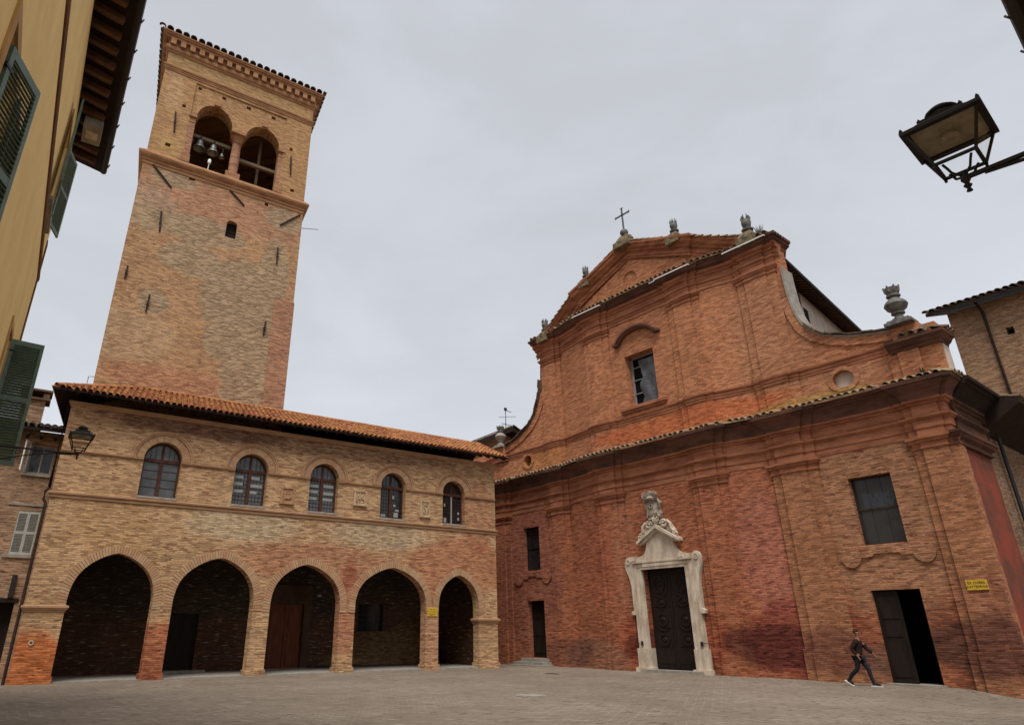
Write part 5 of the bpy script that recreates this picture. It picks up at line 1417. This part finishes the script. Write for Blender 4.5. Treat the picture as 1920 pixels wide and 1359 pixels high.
# ------------------------------------------------------------------ street lamps
def lamp(label, pos, rot, reach):
    """square lantern above the end of a scrolled wall bracket; local -x points to the wall, origin under the lantern at bar height"""
    t = thing('street_lamp', label, 'street lamp', pos, rot, 'wall lanterns on scrolled brackets')
    # bracket
    LS = .79; reach = reach / LS; t.scale = (LS, LS, LS)
    bm = B(); tube(bm, [(-reach, 0, 0), (.0, 0, 0)], .021, 8)
    lathe(bm, [(.0, -.13), (.022, -.12), (.012, -.095), (.03, -.07), (.014, -.05), (.034, -.02), (.03, .02), (.02, .05)], n=10)
    box(bm, -reach - .02, -reach + .012, -.05, .05, -.55, .12)
    tube(bm, [(-reach, 0, -.5), (-reach * .75, 0, -.36), (-reach * .48, 0, -.16), (-reach * .25, 0, -.05), (-.12, 0, -.02)], .014, 6)
    def spi(cx, cz, r0, a0, dr, n=24, turns=1.5): return [(cx + r0 * (1 - .8 * k / n) * cos(a0 + dr * turns * 2 * pi * k / n), 0, cz + r0 * (1 - .8 * k / n) * sin(a0 + dr * turns * 2 * pi * k / n)) for k in range(n + 1)]
    tube(bm, spi(-reach + .24, -.16, .13, radians(230), 1), .012, 6); tube(bm, spi(-reach * .55, -.09, .085, radians(200), -1), .011, 6); tube(bm, spi(-reach * .34, -.045, .05, radians(180), 1), .010, 6)
    obj('bracket', bm, M['iron'], t)
    # lantern
    bm = B(); zb, zt, rb, rt = .13, .42, .135, .235
    for sx, sy in ((1, 1), (-1, 1), (-1, -1), (1, -1)):
        tube(bm, [(sx * rb, sy * rb, zb), (sx * rt, sy * rt, zt)], .013, 6)
        tube(bm, [(sx * .015, sy * .015, .02), (sx * .06, sy * .06, .05), (sx * .075, sy * .075, .09), (sx * rb * .7, sy * rb * .7, zb)], .010, 6)
        lathe(bm, [(.01, -.03), (.012, 0), (.004, .02)], (sx * rb, sy * rb, zb), 6)
    def frame(r, z, w, h):
        for (x0, x1, y0, y1) in ((-r, r, -r, -r + w), (-r, r, r - w, r), (-r, -r + w, -r + w, r - w), (r - w, r, -r + w, r - w)): box(bm, x0, x1, y0, y1, z, z + h)
    frame(rb + .012, zb - .008, .026, .018); frame(rt + .035, zt, .05, .03)
    f = obj('lantern_frame', bm, M['iron'], t)
    bm = B()
    for k in range(4):
        a = pi / 2 * k; Rm = Matrix.Rotation(a, 4, 'Z')
        q = [(-rb + .01, rb - .006, zb), (rb - .01, rb - .006, zb), (rt - .01, rt - .006, zt), (-rt + .01, rt - .006, zt)]
        quad(bm, *[Rm @ Vector(p) for p in q])
    obj('glass', bm, M['lamp_glass'], t)
    bm = B(); box(bm, -rt + .02, rt - .02, -rt + .02, rt - .02, zt + .012, zt + .022); lathe(bm, [(.05, zt + .012), (.07, zt - .03), (.05, zt - .06), (.0, zt - .07)], n=12); obj('reflector', bm, M['lamp_opal'], t)
    bm = B(); lathe(bm, [(rt + .035, zt + .03), (rt - .01, zt + .045), (.15, zt + .12), (.155, zt + .135), (.10, zt + .16)], sq=True)
    lathe(bm, [(.085, zt + .15), (.095, zt + .20), (.115, zt + .21), (.115, zt + .225), (.075, zt + .26), (.0, zt + .272)], n=18)
    for sx, sy in ((1, 1), (-1, 1), (-1, -1), (1, -1)): lathe(bm, [(.012, 0), (.014, .02), (.0, .045)], (sx * (rt + .02), sy * (rt + .02), zt + .03), 6); lathe(bm, [(.010, 0), (.012, .015), (.0, .035)], (sx * .14, sy * .14, zt + .13), 6)
    obj('lantern_cap', bm, M['iron'], t)
    return t
import mathutils
def polar(az, r, z): return (sin(radians(az)) * r, cos(radians(az)) * r, z)
lamp('small lantern on a long scrolled bracket of the yellow house, left', polar(-30.6, 14.1, 4.72), YA - pi / 2, 1.72)
lamp('big close black lantern seen from below at upper right, against the sky', polar(43.0, 4.5, 4.17), pi / 2 - RH + pi / 2, 1.40)

# ------------------------------------------------------------------ brick house left of the loggia
def build_left_house():
    T = thing('brick_house', 'narrow dark brick house with pale shutters between yellow house and loggia', 'house', po_w(0, 2.4), PA)
    x0, x1 = -29.5, -23.80
    bm = B(); slab(bm, [(x0, -.5), (-26.6, -.5), (-26.6, 2.72), (-24.5, 2.72), (-24.5, -.5), (x1, -.5), (x1, 9.36), (x0, 9.36)], [rect(-25.22, -24.34, 7.62, 8.82), rect(-25.1, -23.99 - .36, 4.45, 6.12)], 0, .5)
    box(bm, x0, x1, .5, 6, 4, 9.4)
    obj('wall', bm, M['brick_house'], T)
    bm = B(); box(bm, -26.6, -24.5, .5, .56, -.4, 2.72); obj('gateway', bm, M['wood_dark'], T)
    bm = B(); box(bm, -26.8, -24.4, -.05, .1, 2.72, 2.86); obj('lintel', bm, M['wood_dark'], T)
    bm = B(); box(bm, -25.22, -24.34, .25, .3, 7.62, 8.82); w = obj('window', bm, M['glass_dark'], T)
    bm = B(); slab(bm, rect(-25.22, -24.34, 7.62, 8.82), [rect(-25.15, -24.80, 7.7, 8.75), rect(-24.74, -24.4, 7.7, 8.75)], .2, .26); obj('frame', bm, M['shutter_grey'], w)
    bm = B(); box(bm, -25.35, -24.33, -.08, .2, 7.5, 7.6); obj('sill', bm, M['stone_step'], w)
    bf, bs = B(), B(); louvre_leaf(bf, bs, .5, 7.62, 8.84, (0, 1.0)); f = obj('shutter', bf, M['white_metal'], w); s = obj('louvre', bs, M['white_metal'], f); f.location = (-25.24, -.02, 0); f.rotation_euler = (0, 0, radians(-112))
    for k, xa in enumerate((-25.1, -24.72)):
        bf, bs = B(), B(); louvre_leaf(bf, bs, .375, 4.45, 6.12, (0, .5, 1.0), st=.05); f = obj('shutter', bf, M['shutter_grey'], T); s = obj('louvre', bs, M['shutter_grey'], f); f.location = (xa, .03, 0)
    bm = B(); box(bm, -25.3, -24.33, -.06, .1, 4.33, 4.44); obj('sill', bm, M['stone_step'], T)
    bm = B(); box(bm, -25.5, -24.33, -.04, .02, 6.32, 6.40); obj('string_course', bm, M['stone_step'], T)
    bm = B(); box(bm, -24.78, -24.62, -.12, .0, 2.9, 3.7); obj('meter_box', bm, M['iron'], T)
    bm = B()
    v = [(x0 - .2, -.75, 9.35), (x1 + .12, -.75, 9.35), (x1 + .12, 6, 11.2), (x0 - .2, 6, 11.2)]
    a = [bm.verts.new(p) for p in v]; b = [bm.verts.new((p[0], p[1], p[2] - .14)) for p in v]; bm.faces.new(a); bm.faces.new(b)
    for i in range(4): bm.faces.new([a[i], a[(i + 1) % 4], b[(i + 1) % 4], b[i]])
    rf = obj('roof', bm, M['wood_soffit_shaded'], T)
    bm = B(); tile_field(bm, (x0 - .2, -.8, 9.36), (1, 0, 0), Vector((0, -1, -.27)).normalized(), x1 - x0 + .3, lambda x: (0, 2.4), pitch=.27); obj('roof_tiles', bm, M['tile_dark'], rf)
    bm = B(); x = x0
    while x < x1: box(bm, x, x + .1, -.7, .3, 9.02, 9.14); x += .5
    obj_loose('rafter', bm, M['wood_soffit_shaded'], rf)
    bm = B(); box(bm, -25.95, -25.12, .3, 1.0, 9.4, 10.75); box(bm, -25.98, -25.05, .25, 1.05, 9.55, 9.65); ch = obj('chimney', bm, M['brick_house'], rf)
    bm = B(); box(bm, -26.08, -24.95, .15, 1.15, 10.75, 10.83); box(bm, -26.0, -25.7, .2, 1.1, 10.83, 11.12); box(bm, -25.25, -25.02, .2, 1.1, 10.83, 11.05); box(bm, -26.1, -24.93, .12, 1.18, 11.12, 11.2); obj('chimney_cap', bm, M['tile_dark'], ch)
build_left_house()

# ------------------------------------------------------------------ small gabled house behind, seen between loggia and church
def build_back_house():
    T = thing('gabled_house', 'small brick house gable with dark roof behind the loggia roof and church', 'house', po_w(0, 13.0), PA)
    # gable facing the camera, peak near x=6.9
    ax, az = 7.05, 17.0
    L, R = (3.4, 15.25), (10.6, 15.35)
    bm = B(); slab(bm, [(L[0] + .6, 6), (R[0] - .6, 6), (R[0] - .6, R[1] - .15), (ax, az - .35), (L[0] + .6, L[1] - .15)], (), 0, 8); obj('wall', bm, M['terracotta'], T)
    bm = B()
    for p in (L, R):
        v = [(p[0], -1.1, p[1]), (ax, -1.1, az), (ax, 8.5, az), (p[0], 8.5, p[1])]
        a = [bm.verts.new(q) for q in v]; b = [bm.verts.new((q[0], q[1], q[2] - .38)) for q in v]; bm.faces.new(a); bm.faces.new(b)
        for i in range(4): bm.faces.new([a[i], a[(i + 1) % 4], b[(i + 1) % 4], b[i]])
    rf = obj('roof', bm, M['wood_soffit_shaded'], T)
    bm = B()
    for p, sg in ((L, -1), (R, 1)):
        dn = Vector((p[0] - ax, 0, p[1] - az)); ll = dn.length
        tile_field(bm, Vector((p[0], -1.12 if sg > 0 else 8.5, p[1])), (0, sg, 0), dn.normalized(), 2.2 if sg > 0 else 9.6, lambda x: (0, ll), pitch=.26)
    obj('roof_tiles', bm, M['tile_dark'], rf)
    x, y, _ = po_w(7.35, 13.3)
    t = thing('tv_antenna', 'thin television antenna mast on the roof of the gabled house', 'antenna', (x, y, 16.8), PA)
    bm = B(); tube(bm, [(0, 0, 0), (0, 0, 2.2)], .03, 6); obj('mast', bm, M['iron'], t)
    bm = B()
    for z, L_, a in ((2.0, 1.2, .5), (1.35, .9, -.4), (.72, 1.0, .35)):
        dx, dy = cos(a), sin(a); s0 = 0 if z > 1.9 else -.6
        tube(bm, [(dx * s0, dy * s0, z), (dx * L_, dy * L_, z + .12)], .016, 5)
        for k in range(6):
            f = s0 + (L_ - s0) * (k + .5) / 6; h = .28 if z < 1.9 else .12
            tube(bm, [(dx * f - dy * h, dy * f + dx * h, z + .1 * f), (dx * f + dy * h, dy * f - dx * h, z + .1 * f)], .008, 4)
    box(bm, -.1, .12, -.06, .06, 1.95, 2.2); obj('aerial', bm, M['iron'], t)
build_back_house()

# ------------------------------------------------------------------ tall brick building behind, at the right
def build_right_back():
    T = thing('brick_building', 'tall brick building with overhanging dark tiled roof at the far right', 'building', (CGx, CGy, 0), CA)
    yb = 13.3; x0 = 10.95
    bm = B(); slab(bm, rect(x0, 30, -2, 17.6), [rect(13.16, 13.48, 15.55, 15.95)], yb, yb + .8); box(bm, x0, 30, yb + .8, yb + 9, 2, 17.6); obj('wall', bm, M['brick_back'], T)
    bm = B(); box(bm, 13.1, 13.56, yb + .5, yb + .55, 15.5, 16); obj('vent_hole', bm, M['black_void'], T)
    bm = B()
    v = [(x0 - .75, yb - .9, 17.62), (30, yb - .9, 17.62), (30, yb + 5, 19.6), (x0 - .75, yb + 5, 19.6)]
    a = [bm.verts.new(p) for p in v]; b = [bm.verts.new((p[0], p[1], p[2] - .2)) for p in v]; bm.faces.new(a); bm.faces.new(b)
    for i in range(4): bm.faces.new([a[i], a[(i + 1) % 4], b[(i + 1) % 4], b[i]])
    rf = obj('roof', bm, M['wood_soffit_shaded'], T)
    bm = B(); tile_field(bm, (x0 - .75, yb - .95, 17.64), (1, 0, 0), Vector((0, -1, -.34)).normalized(), 9, lambda x: (0, 2.5), pitch=.33); obj('roof_tiles', bm, M['tile_dark'], rf)
    bm = B(); tube(bm, [(12.45, yb - .7, 17.45), (12.5, yb - .12, 17.1), (12.5, yb - .12, 0)], .075, 8); obj('rain_pipe', bm, M['iron_rust'], T, smooth=40)
build_right_back()

# ------------------------------------------------------------------ person walking in front of the church
def skin_mesh(name, chains, mat, parent, sub=2):
    """chains: list of [(co, r), ...]; nodes with equal coordinates are shared; the first node is the root"""
    me = bpy.data.meshes.new(name); idx = {}; V = []; Rr = []; Ed = []
    for ch_ in chains:
        prev = None
        for co, r in ch_:
            k = tuple(round(c, 4) for c in co)
            if k not in idx: idx[k] = len(V); V.append(co); Rr.append(r)
            i = idx[k]
            if prev is not None and prev != i: Ed.append((prev, i))
            prev = i
    me.from_pydata(V, Ed, []); o = bpy.data.objects.new(name, me); link(o)
    sk = o.modifiers.new('skin', 'SKIN'); sk.use_smooth_shade = True
    lay = me.skin_vertices[0].data
    for i, r in enumerate(Rr):
        rr = r if isinstance(r, tuple) else (r, r); lay[i].radius = rr
    lay[0].use_root = True
    sb = o.modifiers.new('sub', 'SUBSURF'); sb.levels = sub; sb.render_levels = sub
    dg = bpy.context.evaluated_depsgraph_get(); m2 = bpy.data.meshes.new_from_object(o.evaluated_get(dg))
    bpy.data.objects.remove(o)
    for p in m2.polygons: p.use_smooth = True
    m2.materials.clear(); m2.materials.append(mat)
    n = bpy.data.objects.new(name, m2); link(n); n.parent = parent
    return n

def build_person():
    x, y, _ = ch_w(8.70, -1.45)
    gz = ground_z(x, y)
    T = thing('person', 'person in dark jacket and dark trousers striding past the church side door', 'person', (x, y, gz + .01), CA)
    # local +x = walking direction, y<0 toward the camera
    hip, chest, neck = (0, 0, .93), (.05, 0, 1.30), (.075, 0, 1.50)
    body = [[(hip, (.15, .115)), ((.02, 0, 1.08), (.135, .105)), (chest, (.165, .12)), ((.065, 0, 1.42), (.12, .09)), (neck, .058), ((.09, 0, 1.56), .055), ((.105, 0, 1.64), (.085, .075)), ((.11, 0, 1.72), (.07, .065))]]
    for sy, sw in ((-1, -1), (1, 1)):
        sh = (.065, sy * .17, 1.40)
        el = (.065 - .16 * (1 if sy < 0 else -1), sy * .23, 1.16); wr = (el[0] + (.12 if sy < 0 else .18), sy * .20, .96 if sy < 0 else 1.02)
        hd = (wr[0] + .05, sy * .19, wr[2] - .08)
        body.append([((.065, 0, 1.42), (.12, .09)), (sh, .062), (el, .045), (wr, .030), (hd, (.032, .02))])
        for k in range(4): body.append([(hd, (.032, .02)), ((hd[0] + .02 + .004 * k, hd[1] + (k - 1.5) * .018, hd[2] - .045), .0085), ((hd[0] + .015 + .004 * k, hd[1] + (k - 1.5) * .017, hd[2] - .085 + .006 * abs(k - 1.4)), .007)])
        body.append([(hd, (.032, .02)), ((hd[0] + .04, hd[1] - sy * .025, hd[2] - .03), .009), ((hd[0] + .05, hd[1] - sy * .03, hd[2] - .06), .008)])
    legs = []
    # rear leg (pushing off) is the one on the camera side, front leg planted
    for sy, kn, an, toe in ((-1, (-.10, -.10, .50), (-.44, -.10, .16), (-.34, -.10, .045)), (1, (.20, .09, .52), (.27, .09, .09), (.42, .09, .045))):
        legs.append([(hip, (.15, .115)), ((0, sy * .09, .86), .088), (kn, .058), (((kn[0] + an[0]) / 2 - .02, kn[1], (kn[2] + an[2]) / 2 + .03), .052), (an, .036), (toe, (.036, .03))])
    b = skin_mesh('body', body + legs, M['skin'], T)
    # clothing follows the body, a little larger
    def grow(ch_, g): return [(c, tuple(v + g for v in r) if isinstance(r, tuple) else r + g) for c, r in ch_]
    jk = [grow(body[0][:4], .026) + [((.07, 0, 1.475), (.085, .075)), ((.08, 0, 1.52), .066)]]
    jk[0][0] = ((.0, 0, .90), (.165, .13))
    for ch_ in body[1:]:
        if len(ch_) == 5: jk.append([((.065, 0, 1.42), (.146, .116)), (ch_[1][0], .088), (ch_[2][0], .066), (ch_[3][0], .050)])
    skin_mesh('jacket', jk, M['jacket'], T)
    skin_mesh('trousers', [grow(l[:5], .018) for l in legs], M['jeans'], T)
    for an, toe, pitch in (((-.44, -.10, .16), (-.34, -.10, .045), radians(52)), ((.27, .09, .09), (.42, .09, .045), 0)):
        heel = (an[0] - .05, an[1], an[2] - .055) if pitch == 0 else (an[0] - .075, an[1], an[2] + .0)
        tip = (toe[0] + .07, toe[1], .04) if pitch == 0 else (toe[0] + .02, toe[1], .035)
        s = skin_mesh('shoe', [[(heel, (.045, .045)), (an, (.05, .046)), (((heel[0] + tip[0]) / 2 + .02, an[1], (heel[2] + tip[2]) / 2 + .015), (.05, .045)), (tip, (.042, .035))]], M['shoe'], T)
        L = math.dist(heel, tip) + .09; bm = B()
        box(bm, -L / 2, L / 2, -.045, .045, -.018, .012); so = obj('sole', bm, M['sole'], s)
        so.location = ((heel[0] + tip[0]) / 2, an[1], (heel[2] + tip[2]) / 2 - (.038 if pitch == 0 else .03)); so.rotation_euler = (0, atan2(heel[2] - tip[2], tip[0] - heel[0]), 0)
        if pitch: so.location.x -= .03
    # hair cap, nose, ears
    bm = B(); bmesh.ops.create_uvsphere(bm, u_segments=18, v_segments=12, radius=1)
    for v in bm.verts: v.co = Vector((.085 + v.co.x * .108, v.co.y * .092, 1.70 + v.co.z * .10))
    bmesh.ops.delete(bm, geom=[v for v in bm.verts if v.co.x > .13 and v.co.z < 1.73 or v.co.z < 1.63], context='VERTS')
    obj('hair', bm, M['hair'], T, smooth=60)
    bm = B(); tube(bm, [(.185, 0, 1.70), (.21, 0, 1.665), (.185, 0, 1.655)], [.012, .018, .012], 8)
    for sy in (-1, 1): lathe(bm, [(.0, -.03), (.018, -.01), (.02, .015), (.0, .03)], (.10, sy * .088, 1.675), 8)
    obj('face_detail', bm, M['skin'], T, smooth=60)
build_person()

def weed(label, pos, n, h):
    rnd = random.Random(n); bm = B()
    for k in range(n):
        a = rnd.uniform(0, 2 * pi); l = h * rnd.uniform(.5, 1.0); r = rnd.uniform(.0, .14); q = rnd.uniform(.1, .5) * l
        c = Vector((r * cos(a), r * sin(a), -.03)); t = Vector((-sin(a), cos(a), 0)) * .018
        m = c + Vector((cos(a) * q * .4, sin(a) * q * .4, l * .6)); e = c + Vector((cos(a) * q, sin(a) * q, l))
        v = [bm.verts.new(x) for x in (c - t, c + t, m + t * .8, m - t * .8, e)]
        bm.faces.new(v[:4]); bm.faces.new((v[3], v[2], v[4]))
    o = obj('weed', bm, M['weed_green']); o.location = pos; tag(o, label, 'weed', 'weeds growing on the church cornices')
M['weed_green'] = plain_mat('weed_green', (.07, .085, .03), var=.5, scale=9)
weed('tuft of dry weeds beside the finial at the right end of the upper cornice', ch_w(7.95, -.5, 18.78), 34, .5)
weed('small weeds on the tiles at the right corner of the lower cornice', ch_w(12.7, -.45, 10.35), 22, .32)

# ------------------------------------------------------------------ street details
def on_ground(name, label, cat, x, y, bm, mat, rot=0):
    o = obj(name, bm, mat); o.location = (x, y, ground_z(x, y) + .004); o.rotation_euler = (0, 0, rot); tag(o, label, cat); return o
bm = B(); box(bm, -.48, .48, -.11, .11, 0, .012)
for k in range(11): box(bm, -.44 + k * .082, -.40 + k * .082, -.08, .08, .012, .018)
on_ground('drain_grate', 'dark iron drain grate in the paving before the second arch', 'drain', -11.2, 28.6, bm, M['iron'], PA)
bm = B(); lathe(bm, [(.42, 0), (.42, .012), (.37, .012), (.37, .006), (.33, .006), (.33, .014), (.0, .014)], n=28)
on_ground('manhole_cover', 'round pale manhole cover in the paving of the square', 'manhole cover', 1.9, 20.4, bm, M['stone_step'])
bm = B(); box(bm, -.35, .35, -.1, .1, 0, .012)
on_ground('drain_grate', 'small dark drain slot near the church side steps', 'drain', 3.9, 31.6, bm, M['iron'], CA)

# ------------------------------------------------------------------ world, sun, camera
SUN_EL, SUN_AZ = radians(60), radians(182)          # azimuth clockwise from +Y
w = bpy.data.worlds.new('World'); scene.world = w; w.use_nodes = True
nt = w.node_tree; bg = nt.nodes['Background']
sky = nt.nodes.new('ShaderNodeTexSky'); sky.sky_type = 'NISHITA'; sky.sun_disc = False; sky.sun_elevation = SUN_EL; sky.sun_rotation = SUN_AZ; sky.air_density = 1.0; sky.dust_density = 4.0
tc = nt.nodes.new('ShaderNodeTexCoord')
def N(typ): return nt.nodes.new(typ)
mp = N('ShaderNodeMapping'); mp.inputs['Scale'].default_value = (1.0, 1.0, 2.2); nt.links.new(tc.outputs['Generated'], mp.inputs[0])
n1 = N('ShaderNodeTexNoise'); n1.inputs['Scale'].default_value = 2.6; n1.inputs['Detail'].default_value = 6; n1.inputs['Roughness'].default_value = .55; n1.inputs['Distortion'].default_value = .4; nt.links.new(mp.outputs[0], n1.inputs['Vector'])
mr = N('ShaderNodeMapRange'); mr.interpolation_type = 'SMOOTHSTEP'; nt.links.new(n1.outputs['Fac'], mr.inputs[0]); mr.inputs[1].default_value = .34; mr.inputs[2].default_value = .64
cm = N('ShaderNodeMix'); cm.data_type = 'RGBA'; nt.links.new(mr.outputs[0], cm.inputs[0]); cm.inputs[6].default_value = (6.75, 7.0, 7.55, 1); cm.inputs[7].default_value = (6.1, 6.3, 6.75, 1)
mx = N('ShaderNodeMix'); mx.data_type = 'RGBA'; mx.inputs[0].default_value = .93; nt.links.new(sky.outputs[0], mx.inputs[6]); nt.links.new(cm.outputs[2], mx.inputs[7])
sp = N('ShaderNodeSeparateXYZ'); nt.links.new(tc.outputs['Generated'], sp.inputs[0])
hz = N('ShaderNodeMapRange'); nt.links.new(sp.outputs['Z'], hz.inputs[0]); hz.inputs[1].default_value = .1; hz.inputs[2].default_value = .55; hz.inputs[3].default_value = 1.20; hz.inputs[4].default_value = .98
vm = N('ShaderNodeVectorMath'); vm.operation = 'SCALE'; nt.links.new(mx.outputs[2], vm.inputs[0]); nt.links.new(hz.outputs[0], vm.inputs['Scale'])
nt.links.new(vm.outputs[0], bg.inputs['Color']); bg.inputs['Strength'].default_value = .0625

sl = bpy.data.lights.new('sun', 'SUN'); sl.energy = 2.0; sl.angle = radians(30); sl.color = (1.0, .95, .88)
so = bpy.data.objects.new('sun', sl); link(so)
dirv = Vector((sin(SUN_AZ) * cos(SUN_EL), cos(SUN_AZ) * cos(SUN_EL), sin(SUN_EL)))
so.rotation_euler = dirv.to_track_quat('Z', 'Y').to_euler(); so.location = dirv * 60

F, PPX, PPY, HOR, W_, H_ = 1239.02, 863.19, 660.15, 1182.03, 1920.0, 1359.0
cam = bpy.data.cameras.new('camera'); co = bpy.data.objects.new('camera', cam); link(co)
cam.sensor_fit = 'HORIZONTAL'; cam.sensor_width = 36; cam.lens = 36 * F / W_
cam.shift_x = -(PPX - W_ / 2) / W_; cam.shift_y = (PPY - H_ / 2) / W_
cam.clip_start = .05; cam.clip_end = 3000
pitch = math.atan((HOR - PPY) / F)
co.location = (0, 0, 1.65)
co.rotation_euler = (Matrix.Rotation(pi / 2 + pitch, 3, 'X') @ Matrix.Rotation(-.0041, 3, 'Z')).to_euler()
scene.camera = co
vs = scene.view_settings; vs.view_transform = 'Standard'; vs.look = 'None'; vs.exposure = .68; vs.gamma = 1
scene.cycles.max_bounces = 6; scene.cycles.diffuse_bounces = 3
